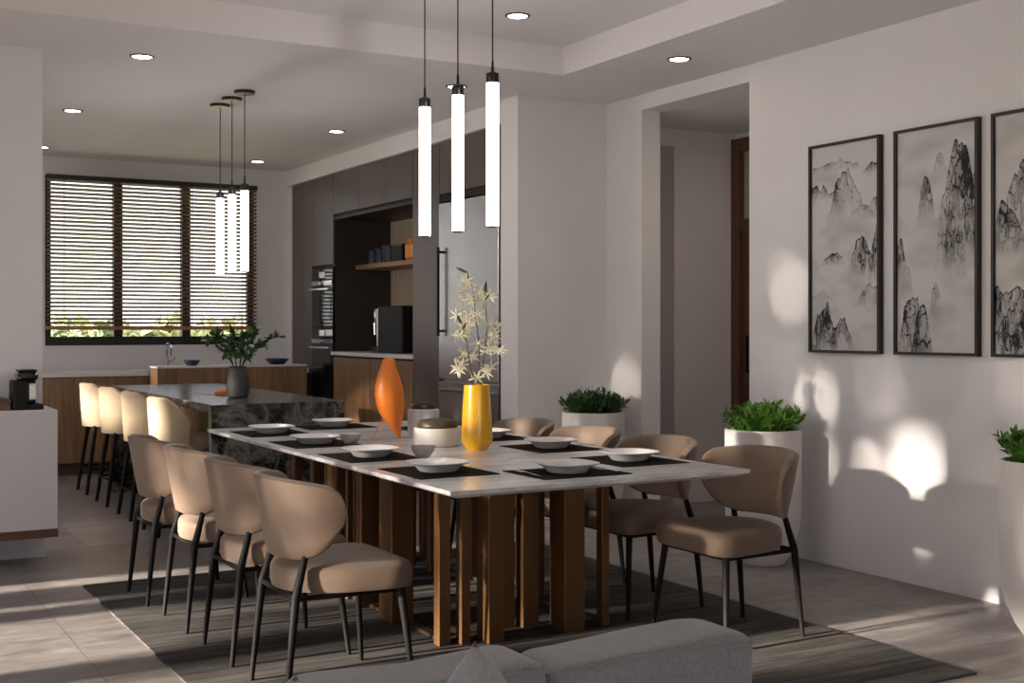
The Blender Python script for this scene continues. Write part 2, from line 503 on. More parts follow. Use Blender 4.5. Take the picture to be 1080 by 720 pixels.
# a clipped hedge bounding the far lawn
b = BM()
for i in range(3600):
    x = rs.uniform(-8, 40); z = rs.uniform(0, 1.0) ** .8 * (1.56 + .10 * math.sin(x * .9) + .08 * math.sin(x * 2.3)); y = 55 + rs.uniform(-.6, .6)
    leaf(b, (x, y, z - .14), (rs.gauss(0, 1), rs.gauss(0, 1), rs.gauss(0, 1)), (0, 0, 1), rs.uniform(.5, .9), rs.uniform(.35, .6))
o = obj('boundary_hedge', b, M['hedge']); tag(o, 'yellow-green hedge along the far edge of the lawn beyond the kitchen window', 'hedge')

# trees on the terrace side; their crowns let through the light that falls on the walls
GAPS = []
cth, sth = math.cos(R(29.78)), math.sin(R(29.78))
def wall_gap(px, py, rx, ry, X=XR):
    l = (px - 540) / 1293.
    Y = X * (cth - l * sth) / (sth + l * cth)
    dd = X * sth + Y * cth
    z = 1.35 - (py - 345) * dd / 1293.
    dYdpx = abs((X * (cth - (l + .01) * sth) / (sth + (l + .01) * cth) - Y) / 12.93)
    GAPS.append((Y, z + (X + 6) * TANE, rx * dYdpx, ry * dd / 1293.))
for g in ((942, 408, 36, 18), (937, 446, 42, 22), (913, 498, 20, 18), (960, 484, 20, 36), (872, 402, 16, 18), (1022, 470, 26, 18),
          (942, 578, 12, 7), (970, 604, 12, 8), (1017, 616, 13, 11), (1045, 612, 18, 20), (805, 250, 7, 10), (802, 287, 9, 20), (832, 297, 13, 26),
          (799, 334, 6, 10), (848, 360, 8, 12), (1045, 395, 12, 14), (905, 545, 8, 14), (660, 395, 9, 34), (657, 350, 7, 16)):
    wall_gap(*g)
wall_gap(448, 312, 12, 16, 4.33); wall_gap(452, 345, 10, 7, 4.33); wall_gap(432, 322, 10, 5, 4.92)
def pt_gap(X, Y, Z, ry, rz): GAPS.append((Y, Z + (X + 6) * TANE, ry, rz))
pt_gap(3.75, 3.98, .76, .10, .07); pt_gap(3.75, 4.62, .76, .09, .06); pt_gap(3.75, 5.30, .76, .09, .06); pt_gap(3.75, 5.95, .76, .08, .05)
for k in range(4): pt_gap(1.95, 8.12 + .775 * k, .74, .26, .15)
pt_gap(2.75, 5.25, .95, .10, .16); pt_gap(2.80, 5.27, 1.35, .12, .22); pt_gap(2.7, 6.2, 1.0, .16, .16); pt_gap(2.6, 5.5, .78, .25, .05); pt_gap(2.6, 4.6, .78, .12, .04)
def blocked(y, z):
    # crown thinned to place the sun patches indoors; sparser towards each centre
    m = 9.0
    for gy, gz, ry, rz in GAPS:
        m = min(m, ((y - gy) / ry) ** 2 + ((z - gz) / rz) ** 2)
    return rs.random() > .80 * max(0.0, 1.22 - .85 * m)
def terrace_tree(y0, y1, label):
    yc = (y0 + y1) / 2
    t = empty('terrace_tree', (-6.0, yc, -.03)); tag(t, label, 'tree', 'trees along the terrace')
    b = BM(); tube(b, [(0, 0, 0), (-.45, .1, 1.6), (-.55, -.1, 3.2), (-.5, 0, 4.6)], [.12, .09, .06, .03], 8); obj('trunk', b, M['bark'], t, True)
    b = BM()
    area = (y1 - y0) * 2.1
    for i in range(int(area * 330)):
        y = rs.uniform(y0, y1); z = rs.uniform(2.0, 4.1)
        L = rs.uniform(.13, .22)
        if not blocked(y, z): continue
        x = rs.uniform(-.25, .25)
        dr = Vector((rs.gauss(0, .35), rs.gauss(0, 1), rs.gauss(0, 1))).normalized()
        c = Vector((x, y - yc, z + .03 - x * TANE)) - dr * (L / 2)
        leaf(b, c, dr, (1, rs.gauss(0, .3), rs.gauss(0, .3)), L, L * .62)
    for i in range(int((y1 - y0) * 1.5 * 260)):
        y = rs.uniform(y0, y1); z = rs.uniform(2.75, 4.2); L = rs.uniform(.15, .24)
        if not blocked(y, z): continue
        dr = Vector((rs.gauss(0, .3), rs.gauss(0, 1), rs.gauss(0, 1))).normalized()
        leaf(b, Vector((.28, y - yc, z + .03 - .28 * TANE)) - dr * (L / 2), dr, (1, 0, 0), L, L * .65)
    # low shoots: broken light on the floor
    for i in range(int((y1 - y0) * 190)):
        y = rs.uniform(y0, y1); z = rs.uniform(1.46, 2.0)
        n = math.sin(y * 7.3 + 1.3) + math.sin(y * 17.1 + z * 9) + .25
        if n < .35: continue
        L = rs.uniform(.14, .24)
        dr = Vector((rs.gauss(0, .3), rs.gauss(0, 1), rs.gauss(0, 1))).normalized()
        leaf(b, Vector((rs.uniform(-.2, .2), y - yc, z + .03)) - dr * (L / 2), dr, (1, 0, 0), L, L * .5)
    for i in range(int(max(0, y1 - max(y0, 6.95)) * 1.0 * 300)):  # dense low leaves added to keep sun off the kitchen floor
        y = rs.uniform(max(y0, 6.95), y1); z = rs.uniform(1.0, 1.97); L = rs.uniform(.15, .24)
        dr = Vector((rs.gauss(0, .3), rs.gauss(0, 1), rs.gauss(0, 1))).normalized()
        leaf(b, Vector((rs.uniform(-.1, .1), y - yc, z + .03)) - dr * (L / 2), dr, (1, 0, 0), L, L * .65)
    obj('foliage', b, M['leaf_tree'], t)
for y0, y1, lb in ((-.6, 3.3, 'broad-leaved tree on the terrace outside the glazed wall beside the sofa'),
                   (3.3, 6.2, 'broad-leaved tree on the terrace outside the glazed wall beside the dining table'),
                   (6.2, 9.2, 'broad-leaved tree on the terrace outside the glazed wall beside the bar stools'),
                   (9.2, 12.6, 'broad-leaved tree on the terrace outside the glazed wall beside the kitchen sink')):
    terrace_tree(y0, y1, lb)

# ------------------------------------------------------------------ kitchen run along the right
XF = 4.33       # cabinet face
def cab(name, label, y0, y1, z0, z1, doors, mat=None, x1=4.95, cat='cabinet', group=None, loc_face=XF, handle=None):
    """carcass plus door leaves; doors = list of (y0, y1, z0, z1) in world values"""
    mat = mat or M['cab']
    yc = (y0 + y1) / 2
    t = empty(name, (loc_face, yc, z0)); tag(t, label, cat, group)
    b = BM(); box(b, .021, x1 - loc_face, y0 - yc + .0005, y1 - yc - .0005, 0, z1 - z0); obj('carcass', b, M['gap'], t)
    for (a0, a1, c0, c1) in doors:
        b = BM(); box(b, 0, .02, a0 - yc + .002, a1 - yc - .002, c0 - z0 + .002, c1 - z0 - .002, .0015, 1)
        obj('door', b, mat, t)
    return t
ZTOP = 2.81
cab('tall_cabinet', 'tall dark taupe cabinet in the corner by the kitchen window wall', 11.57, 12.15, 0, ZTOP, [(11.57, 11.84, .1, ZTOP), (11.84, 12.15, .1, ZTOP)])
b = BM(); box(b, XF + .01, 4.95, 12.15, 12.25, 0, ZTOP); struct('trim_1', b, M['wall'])
# oven tower
ot = cab('oven_cabinet', 'tall dark taupe cabinet holding two stacked built-in ovens', 11.0, 11.57, 0, ZTOP, [(11.0, 11.57, 1.955, ZTOP), (11.0, 11.57, .1, .55)])
def oven(z0, z1, label):
    t = empty('built_in_oven', (XF, 11.285, z0)); tag(t, label, 'oven', 'built-in ovens')
    h = z1 - z0
    b = BM(); box(b, -.004, .018, -.275, .275, 0, h, .003); obj('body', b, M['black_glass'], t)
    b = BM(); box(b, -.012, -.002, -.27, .27, h - .165, h - .125, .002); obj('steel_strip', b, M['chrome'], t)
    b = BM(); box(b, -.010, -.003, -.07, .07, h - .095, h - .035, .002); obj('display', b, M['steel'], t)
    b = BM(); lathe(b, [(.018, 0), (.018, .02), (.012, .022)], 16, (0, 0, 0))
    bmesh.ops.rotate(b, verts=b.verts, cent=(0, 0, 0), matrix=Matrix.Rotation(R(-90), 3, 'Y'))
    bmesh.ops.translate(b, verts=b.verts, vec=(-.01, 0, h - .145)); obj('knob', b, M['chrome'], t, True)
    b = BM(); box(b, -.05, -.035, -.25, .25, h - .215, h - .195, .006, 3)
    for y in (-.22, .22): box(b, -.04, -.004, y - .008, y + .008, h - .211, h - .199)
    obj('handle', b, M['chrome'], t)
    b = BM(); box(b, -.009, -.003, -.235, .235, .06, h - .25, .003); obj('door_glass', b, M['black_glass'], t)
    return t
oven(1.365, 1.925, 'upper black glass built-in oven in the tall dark cabinet')
oven(.60, 1.36, 'lower black glass built-in oven directly beneath the other oven')
# niche: wall cabinets above, base cabinet below
for y0, y1, lb in ((10.38, 11.0, 'dark taupe wall cabinet over the niche, the one next to the oven tower'), (9.81, 10.38, 'dark taupe wall cabinet over the niche, middle one of the three'),
                   (9.23, 9.81, 'dark taupe wall cabinet over the niche, next to the tall plain panel near the fridge')):
    t = cab('wall_cabinet', lb, y0, y1, 2.40, ZTOP, [(y0, y1, 2.425, ZTOP)], group='wall cabinets over the coffee niche')
b = BM(); box(b, 4.36, 4.92, 10.985, 11.0, 1.12, 2.374)
o = obj('niche_side_panel', b, M['cab_side']); tag(o, 'dark brown panel lining the coffee niche beside the ovens', 'panel')
b = BM(); box(b, 4.34, 4.93, 9.23, 11.0, 2.376, 2.40); o = obj('niche_top_panel', b, M['cab_side']); tag(o, 'dark brown panel forming the ceiling of the coffee niche', 'panel')
b = BM(); box(b, 4.92, 4.95, 9.23, 11.0, 1.12, 2.375); o = obj('niche_back_panel', b, M['oak_pale']); tag(o, 'pale oak panel at the back of the coffee niche', 'panel')
t = cab('base_cabinet', 'walnut base cabinet under the white counter of the coffee niche', 9.235, 10.995, 0, 1.085, [(9.235, 10.11, .08, 1.07), (10.11, 10.995, .08, 1.07)], M['oak'])
b = BM(); box(b, 4.31, 4.92, 9.20, 11.02, 1.085, 1.12, .003); o = obj('niche_worktop', b, M['counter_white']); tag(o, 'white stone worktop on the walnut cabinet in the coffee niche', 'worktop')
b = BM(); box(b, 4.55, 4.92, 9.23, 10.985, 1.90, 1.945, .003); o = obj('niche_shelf', b, M['oak_shelf']); tag(o, 'walnut shelf in the coffee niche carrying dark mugs', 'shelf')
# things on the shelf
def mug(y, label, r=.045, h=.10):
    t = empty('mug', (4.66, y, 1.945)); tag(t, label, 'mug', 'dark mugs on the niche shelf')
    b = BM(); lathe(b, [(r * .8, 0), (r, .006), (r, h), (r - .004, h), (r - .005, .008)], 20); obj('cup', b, M['navy_dark'], t, True)
    b = BM(); tube(b, [(-r + .003, 0, h * .8), (-r - .022, 0, h * .78), (-r - .028, 0, h * .5), (-r - .02, 0, h * .25), (-r + .003, 0, h * .22)], .006, 8); obj('handle', b, M['navy_dark'], t, True)
mug(10.80, 'navy mug on the niche shelf, farthest in beside the dark panel', .06, .13)
mug(10.62, 'navy mug on the niche shelf, second from the dark panel', .06, .14)
mug(10.42, 'navy mug on the niche shelf, next to the black canister', .075, .16)
t = empty('canister', (4.68, 10.14, 1.945)); tag(t, 'square black canister between the mugs and the orange jar', 'canister')
b = BM(); box(b, -.08, .08, -.115, .115, 0, .135, .01); obj('body', b, M['black_plastic'], t); b = BM(); box(b, -.082, .082, -.117, .117, .135, .155, .008); obj('lid', b, M['lid_black'], t)
t = empty('storage_jar', (4.64, 9.84, 1.945)); tag(t, 'orange glazed jar at the open end of the niche shelf', 'jar')
b = BM(); lathe(b, [(.07, 0), (.085, .02), (.088, .13), (.06, .165), (.058, .175)], 24); obj('body', b, M['amber'], t, True)
b = BM(); lathe(b, [(.062, .176), (.064, .19), (.03, .205), (.012, .21), (.012, .225)], 20); obj('lid', b, M['orange'], t, True)
# coffee machine in the niche
t = empty('coffee_machine', (4.62, 10.12, 1.12)); tag(t, 'large black bean-to-cup coffee machine on the niche worktop', 'coffee machine')
b = BM(); box(b, -.14, .18, -.36, .16, .0, .42, .012); obj('body', b, M['black_plastic'], t)
b = BM(); box(b, -.14, .10, .165, .30, 0, .06, .006); box(b, .02, .17, .165, .30, .06, .41, .01); box(b, -.12, .03, .165, .30, .27, .41, .01); obj('brew_unit', b, M['black_glass'], t)
b = BM(); box(b, -.145, -.12, .168, .18, .06, .40, .004); obj('trim', b, M['chrome'], t)
b = BM(); tube(b, [(-.13, .245, .27), (-.13, .245, .16)], [.022, .016], 12); obj('spout', b, M['chrome'], t, True)
b = BM(); lathe(b, [(.03, 0), (.03, .018), (.0, .02)], 20); bmesh.ops.rotate(b, verts=b.verts, cent=(0, 0, 0), matrix=Matrix.Rotation(R(-90), 3, 'Y'))
bmesh.ops.translate(b, verts=b.verts, vec=(-.12, .235, .345)); obj('knob', b, M['steel'], t, True)
# broom cabinet, fridge, cabinet over it, end panel
cab('tall_cabinet', 'tall plain dark taupe cabinet between the coffee niche and the fridge', 8.73, 9.225, 0, ZTOP, [(8.73, 9.225, .1, ZTOP)])
cab('wall_cabinet', 'wide dark brown cabinet above the fridge', 7.72, 8.725, 2.345, ZTOP, [(7.72, 8.725, 2.40, ZTOP)], group=None)
b = BM(); box(b, 4.31, 4.95, 7.65, 7.715, 0, ZTOP); o = obj('end_panel', b, M['cab_side']); tag(o, 'tall dark brown end panel between the fridge and the white wall', 'panel')
t = empty('fridge', (XF - .012, 8.23, 0)); tag(t, 'tall mirror-like steel fridge beside the tall dark cabinet', 'fridge')
b = BM(); box(b, .035, .60, -.485, .485, .06, 2.33); obj('body', b, M['steel'], t)
b = BM(); box(b, .06, .58, -.48, .48, 0, .06); obj('plinth', b, M['gap'], t)
for y0, y1 in ((-.485, .485),):
    b = BM(); box(b, 0, .034, y0, y1, .945, 2.325, .004); obj('door', b, M['steel'], t)
for z0, z1 in ((.50, .925), (.09, .49)):
    b = BM(); box(b, 0, .034, -.485, .485, z0, z1, .004); dr = obj('drawer', b, M['steel'], t)
    b = BM(); tube(b, [(-.035, -.40, z1 - .06), (-.035, .42, z1 - .06)], .009, 8)
    for y in (-.36, .38): tube(b, [(-.035, y, z1 - .06), (0.002, y, z1 - .06)], .006, 8)
    obj('handle', b, M['chrome'], dr, True)
b = BM()
for y in (.42,):
    box(b, -.045, -.028, y - .012, y + .012, 1.28, 1.98, .004)
    for z in (1.32, 1.94): box(b, -.03, .002, y - .007, y + .007, z - .01, z + .01)
obj('handle', b, M['black_metal'], t)

# ------------------------------------------------------------------ counters under the window
t = empty('counter_cabinet', (1.9, 11.95, 0)); tag(t, 'low walnut counter cabinet under the window beside the bar stools', 'cabinet')
b = BM(); box(b, -2.5, .845, -.28, .28, .11, .895); obj('carcass', b, M['gap'], t)
for i in range(5):
    x0 = -2.5 + .669 * i
    b = BM(); box(b, x0 + .002, x0 + .667, -.302, -.28, .115, .89, .002, 1); dd = obj('door', b, M['oak'], t)
    b = BM(); tube(b, [(x0 + .05, -.33, .60), (x0 + .05, -.33, .80)], .006, 8)
    for z in (.62, .78): tube(b, [(x0 + .05, -.33, z), (x0 + .05, -.30, z)], .004, 6)
    obj('handle', b, M['chrome'], dd, True)
b = BM(); box(b, -2.5, .845, -.20, .28, .0, .11); obj('plinth', b, M['trim_wood'], t)
b = BM(); box(b, -1.2, 4.32, 11.63, 12.25, .897, .942, .003); o = obj('window_worktop', b, M['counter_white']); tag(o, 'white stone worktop running under the kitchen window', 'worktop')
t = empty('sink_cabinet', (3.46, 11.77, 0)); tag(t, 'raised walnut sink cabinet with white top behind the marble island', 'cabinet')
b = BM(); box(b, -.715, .715, -.47, -.16, .0, .972); obj('body', b, M['oak'], t)
b = BM(); box(b, -.72, .72, -.475, -.155, .974, .992, .002); obj('top', b, M['counter_white'], t)
# faucet
t = empty('kitchen_faucet', (2.96, 11.82, .942)); tag(t, 'chrome gooseneck kitchen faucet standing below the window', 'faucet')
b = BM(); tube(b, [(0, 0, 0), (0, 0, .03)], [.028, .022], 14)
tube(b, [(0, 0, .02), (0, 0, .19)] + [(0, -.055 + .055 * math.cos(a), .19 + .055 * math.sin(a)) for a in [PI * k / 10 for k in range(1, 11)]] + [(0, -.11, .13)], .018, 10); obj('spout', b, M['chrome'], t, True)
b = BM(); tube(b, [(.0, 0, .07), (.05, 0, .085), (.09, 0, .12)], [.01, .008, .006], 8); obj('lever', b, M['chrome'], t, True)
# blue dishes on the sink cabinet
def dish(x, y, r, h, label):
    b = BM(); lathe(b, [(r * .6, 0), (r, h * .8), (r, h), (r - .006, h), (r * .58, .006)], 28, (0, 0, 0)); o = obj('serving_dish', b, M['blue'], None, True, (x, y, .992)); tag(o, label, 'dish', 'navy dishes on the sink cabinet')
dish(3.10, 11.455, .075, .05, 'small navy dish on the sink cabinet, near the faucet')
dish(3.93, 11.455, .11, .055, 'wider navy dish on the sink cabinet, near the oven tower')

# ------------------------------------------------------------------ blind
bl = empty('venetian_blind', ((WX0 + WX1) / 2, YK - .045, WZ0)); tag(bl, 'wide brown wooden venetian blind lowered over most of the kitchen window', 'blind')
b = BM()
z = .215
k = 0
while z < H - .05:
    a = R(-24)
    c0, s0 = .0245 * math.cos(a), .0245 * math.sin(a)
    vs = [(-hw + .004, -c0, z - s0), (-hw + .004, c0, z + s0), (hw - .004, c0, z + s0), (hw - .004, -c0, z - s0)]
    lo = [b.verts.new(v) for v in vs]; hi = [b.verts.new((v[0], v[1], v[2] + .0035)) for v in vs]
    b.faces.new(lo); b.faces.new(hi[::-1])
    for i in range(4): b.faces.new((lo[i], lo[(i + 1) % 4], hi[(i + 1) % 4], hi[i]))
    z += .0385
obj('slats', b, M['slat'], bl)
b = BM(); box(b, -hw, hw, -.03, .03, .15, .187, .006); obj('bottom_rail', b, M['rail'], bl)
b = BM(); box(b, -hw, hw, -.03, .03, H - .045, H, .004); obj('head_rail', b, M['win_frame'], bl)
b = BM()
for x in (-hw + .16, -.35, .35, hw - .16):
    tube(b, [(x, -.031, .16), (x, -.031, H - .03)], .0022, 6)
obj('cord', b, M['cord'], bl)

# ------------------------------------------------------------------ island
it = empty('kitchen_island', (2.58, 8.9, 0)); tag(it, 'kitchen island of black veined marble with wood side behind the dining table', 'island')
IX0, IX1, IY0, IY1 = -.44, .44, -1.43, 1.47
b = BM(); box(b, IX0, IX1, IY0, IY1, .822, .872, .004); obj('countertop', b, M['black_marble'], it)
b = BM(); box(b, IX0, IX1, IY0, IY0 + .055, 0, .8215, .003); obj('end_panel', b, M['black_marble'], it)
b = BM(); box(b, IX0, IX1, IY1 - .055, IY1, 0, .8215, .003); obj('end_panel', b, M['black_marble'], it)
b = BM(); box(b, -.10, .43, IY0 + .056, IY1 - .056, .08, .8215); obj('wood_base', b, M['oak'], it)
b = BM(); box(b, -.07, .40, IY0 + .056, IY1 - .056, 0, .08); obj('plinth', b, M['gap'], it)

# bar stools
def make_stool(label):
    t = empty('bar_stool'); tag(t, label, 'bar stool', 'bar stools along the island')
    # tub back: arc in plan, open towards +x
    b = BM()
    N, K = 30, 9
    def P(u, v, off):
        ph = u * R(88)
        zt = .885 if abs(u) < .45 else .885 - .15 * ((abs(u) - .45) / .55) ** 1.8
        zb = .545
        zz = zb + (zt - zb) * v
        s = .90 + .10 * v
        a = (.225 - off) * s; bb = (.235 - off) * s
        return (-.0 - a * math.cos(ph), bb * math.sin(ph), zz)
    def ringpt(u):
        th = .035
        pts = []
        for j in range(K): pts.append(P(u, j / (K - 1), 0))
        pts.append(tuple((p + q) / 2 + (0.012 if i == 2 else 0) for i, (p, q) in enumerate(zip(P(u, 1, 0), P(u, 1, th)))))
        for j in range(K): pts.append(P(u, 1 - j / (K - 1), th))
        return pts
    rings = [ringpt(-1 + 2 * i / N) for i in range(N + 1)]
    loops(b, rings); obj('backrest', b, M['stool_fabric'], t, True, angle=60)
    b = BM()
    loops(b, [superring(.19 * s, .19 * s, 36, z, 2.5, (.03, 0)) for s, z in ((.90, .545), (.98, .555), (1.0, .59), (.98, .625), (.88, .645), (.55, .655), (.1, .657))]); obj('seat', b, M['stool_fabric'], t, True, angle=60)
    for sx, sy in ((-1, -1), (-1, 1), (1, -1), (1, 1)):
        b = BM(); tube(b, [(sx * .205, sy * .195, 0), (sx * .15 + .02, sy * .145, .55)], [.013, .019], 10); obj('leg', b, M['black_metal'], t, True)
    b = BM()
    q = [(-.185, -.178, .20), (-.185, .178, .20), (.19, .178, .20), (.19, -.178, .20)]
    for i in range(4): tube(b, [q[i], q[(i + 1) % 4]], .009, 8)
    obj('footrest', b, M['black_metal'], t, True)
    return t
sl = ['cream bar stool nearest the dining chairs, partly behind them', 'cream bar stool second from the dining table along the island', 'cream bar stool third from the dining table along the island',
      'cream bar stool at the window end of the island']
st0 = make_stool(sl[0]); SX = 2.135
st0.location = (SX, 8.13, 0)
for k in range(1, 4): dup(st0, (SX, 8.13 + .775 * k, 0), 0, sl[k])

# vase with leafy branches on the island
t = empty('stoneware_vase', (2.52, 8.15, .872)); tag(t, 'charcoal bottle-shaped vase on the black marble island', 'vase')
b = BM(); lathe(b, [(.055, 0), (.070, .01), (.079, .05), (.077, .09), (.066, .15), (.058, .19), (.056, .205), (.060, .212), (.054, .212), (.05, .19), (.06, .14), (.06, .02)], 40); obj('body', b, M['vase_dark'], t, True)
rb = random.Random(5)
ang = [(0.05, .30, .20), (.8, .20, .23), (1.7, .10, .25), (2.6, .17, .21), (3.3, .27, .18), (4.1, .20, .15), (5.3, .24, .14), (3.15, .16, .24), (0.1, .15, .25), (4.8, .12, .21)]
for i, (a, reach, hgt) in enumerate(ang):
    br = empty('leafy_branch', (2.52, 8.15, .872)); tag(br, 'leafy green branch standing in the charcoal vase on the island', 'branch', 'branches in the island vase')
    base = Vector((.0, .0, .05)); neck = Vector((math.cos(a) * .03, math.sin(a) * .03, .215)); tip = Vector((math.cos(a) * reach, math.sin(a) * reach, .212 + hgt))
    mid = (neck + tip) / 2 + Vector((0, 0, .05))
    pts = [base, neck] + [neck.lerp(mid, .5) + Vector((0, 0, .012)), mid, mid.lerp(tip, .5) + Vector((0, 0, .012)), tip]
    b = BM(); tube(b, pts, [.004, .004, .0035, .003, .002, .001], 6); obj('twig', b, M['stem'], br, True)
    b = BM()
    for k in range(34):
        f = rb.uniform(.12, 1.0); q = f * 4
        j = min(3, int(q)); p = pts[1 + j].lerp(pts[2 + j], q - j)
        dr = (tip - neck).normalized() * .5 + Vector((rb.gauss(0, .7), rb.gauss(0, .7), rb.gauss(.1, .5)))
        leaf(b, p, dr, (rb.gauss(0, .4), rb.gauss(0, .4), 1), rb.uniform(.04, .065), rb.uniform(.024, .036), .2)
    obj('leaves', b, M['leaf_dark'], br)
t = empty('paring_knife', (2.50, 8.62, .876), R(-35)); tag(t, 'orange-handled knife lying on the island beside the charcoal vase', 'knife')
b = BM(); loops(b, [[(x, -w, 0), (x, w, 0), (x, w * .2, .004), (x, -w * .2, .004)] for x, w in ((-.14, .002), (-.10, .011), (0, .014))]); obj('blade', b, M['chrome'], t)
b = BM(); tube(b, [(0, 0, .008), (.03, 0, .014), (.07, 0, .016), (.10, 0, .012)], [.010, .016, .018, .011], 12); obj('handle', b, M['orange'], t, True)

# ------------------------------------------------------------------ white cabinet by the threshold with small coffee maker
t = empty('low_cabinet', (.1, 7.54, 0)); tag(t, 'low white cabinet with a wood base strip under the white wall end', 'cabinet')
b = BM(); box(b, -1.2, 1.115, -.24, .26, .212, .884, .003); obj('body', b, M['white_lac'], t)
b = BM(); box(b, -1.2, 1.118, -.243, .26, .165, .211, .002); obj('wood_strip', b, M['trim_wood'], t)
b = BM(); box(b, -1.2, 1.10, .10, .26, 0, .165); obj('plinth', b, M['white_lac'], t)
t = empty('capsule_coffee_maker', (1.062, 7.425, .885)); tag(t, 'small black capsule coffee maker on the low white cabinet', 'coffee maker')
b = BM(); box(b, -.078, .0, -.085, .085, 0, .165, .012); box(b, .0, .055, .0, .085, .03, .165, .008); obj('body', b, M['black_plastic'], t)
b = BM(); box(b, .0, .085, -.085, .085, 0, .03, .006); obj('drip_tray', b, M['black_plastic'], t)
b = BM(); box(b, -.05, .06, -.075, .08, .165, .215, .018, 3); obj('brew_head', b, M['black_glass'], t)
b = BM(); box(b, -.045, .055, -.07, .07, .216, .224, .003); obj('lid', b, M['black_plastic'], t)
b = BM(); box(b, .005, .055, -.06, .0, .05, .15, .01); obj('water_tank', b, M['steel'], t)
t = empty('wooden_box', (.905, 7.425, .885)); tag(t, 'brown wooden box with sloping top beside the small coffee maker', 'box')
b = BM()
v = [(-.09, -.08, 0), (.065, -.08, 0), (.065, .08, 0), (-.09, .08, 0), (-.09, -.08, .075), (.065, -.08, .045), (.065, .08, .045), (-.09, .08, .075)]
vv = [b.verts.new(p) for p in v]
for q in ((0, 1, 2, 3), (4, 5, 6, 7), (0, 1, 5, 4), (1, 2, 6, 5), (2, 3, 7, 6), (3, 0, 4, 7)): b.faces.new([vv[i] for i in q])
obj('body', b, M['trim_wood'], t)
b = BM()
v = [(-.093, -.083, .077), (.068, -.083, .046), (.068, .083, .046), (-.093, .083, .077)]
lo = [b.verts.new(p) for p in v]; hi = [b.verts.new((p[0], p[1], p[2] + .012)) for p in v]
b.faces.new(lo); b.faces.new(hi)
for i in range(4): b.faces.new((lo[i], lo[(i + 1) % 4], hi[(i + 1) % 4], hi[i]))
obj('lid', b, M['door_wood'], t)

# ------------------------------------------------------------------ rug and dining table
b = BM(); box(b, 1.23, 3.94, 3.24, 6.65, .0, .009, .003); o = obj('area_rug', b, M['rug']); tag(o, 'dark grey streaked rug lying under the dining table', 'rug')
TXa, TXb, TYa, TYb = 2.03, 3.45, 4.0, 7.17
tcx, tcy = (TXa + TXb) / 2, (TYa + TYb) / 2
tb = empty('dining_table', (tcx, tcy, .009)); tag(tb, 'long dining table with white marble top on many bronze bars', 'table')
b = BM()
hx, hy = (TXb - TXa) / 2, (TYb - TYa) / 2
def rr(hx, hy, z): return [(-hx, -hy, z), (hx, -hy, z), (hx, hy, z), (-hx, hy, z)]
loops(b, [rr(hx - .045, hy - .045, .708), rr(hx - .002, hy - .002, .724), rr(hx, hy, .727), rr(hx, hy, .739), rr(hx - .002, hy - .002, .741)])
obj('tabletop', b, M['white_marble'], tb)
bars = []   # world x, y, size x, size y
bars += [(2.315, 4.64, .055, .05), (2.405, 4.62, .045, .05), (2.525, 4.60, .075, .11), (2.655, 4.72, .085, .06), (2.77, 4.70, .085, .06), (2.92, 4.61, .105, .13), (3.105, 4.60, .04, .05),
         (2.31, 6.40, .05, .05), (2.31, 6.12, .05, .05), (2.33, 5.84, .08, .13), (2.33, 5.47, .10, .07), (2.33, 5.14, .11, .14), (2.31, 5.66, .03, .03), (2.33, 6.00, .03, .03),
         (2.93, 6.26, .045, .045), (2.955, 6.05, .045, .045), (3.09, 5.82, .08, .10), (3.09, 5.50, .05, .05), (3.09, 5.22, .10, .12), (3.09, 4.92, .05, .05),
         (2.50, 6.55, .08, .10), (2.72, 6.55, .05, .05), (2.95, 6.52, .10, .12), (3.09, 6.42, .05, .05), (2.66, 4.90, .028, .028)]
for x, y, sx, sy in bars:
    b = BM(); box(b, x - tcx - sx / 2, x - tcx + sx / 2, y - tcy - sy / 2, y - tcy + sy / 2, .001, .7075, .003, 1); obj('leg', b, M['bronze'], tb)
def ring(b, x0, x1, y0, y1, z0, z1, w):
    box(b, x0, x1, y0, y0 + w, z0, z1); box(b, x0, x1, y1 - w, y1, z0, z1); box(b, x0, x0 + w, y0 + w, y1 - w, z0, z1); box(b, x1 - w, x1, y0 + w, y1 - w, z0, z1)
b = BM(); ring(b, 2.325 - tcx, 3.095 - tcx, 4.66 - tcy, 6.55 - tcy, 0.001, .016, .04); obj('base_frame', b, M['bronze_dark'], tb)
b = BM(); ring(b, 2.33 - tcx, 3.09 - tcx, 4.66 - tcy, 6.54 - tcy, .655, .7075, .04); obj('top_frame', b, M['bronze_dark'], tb)

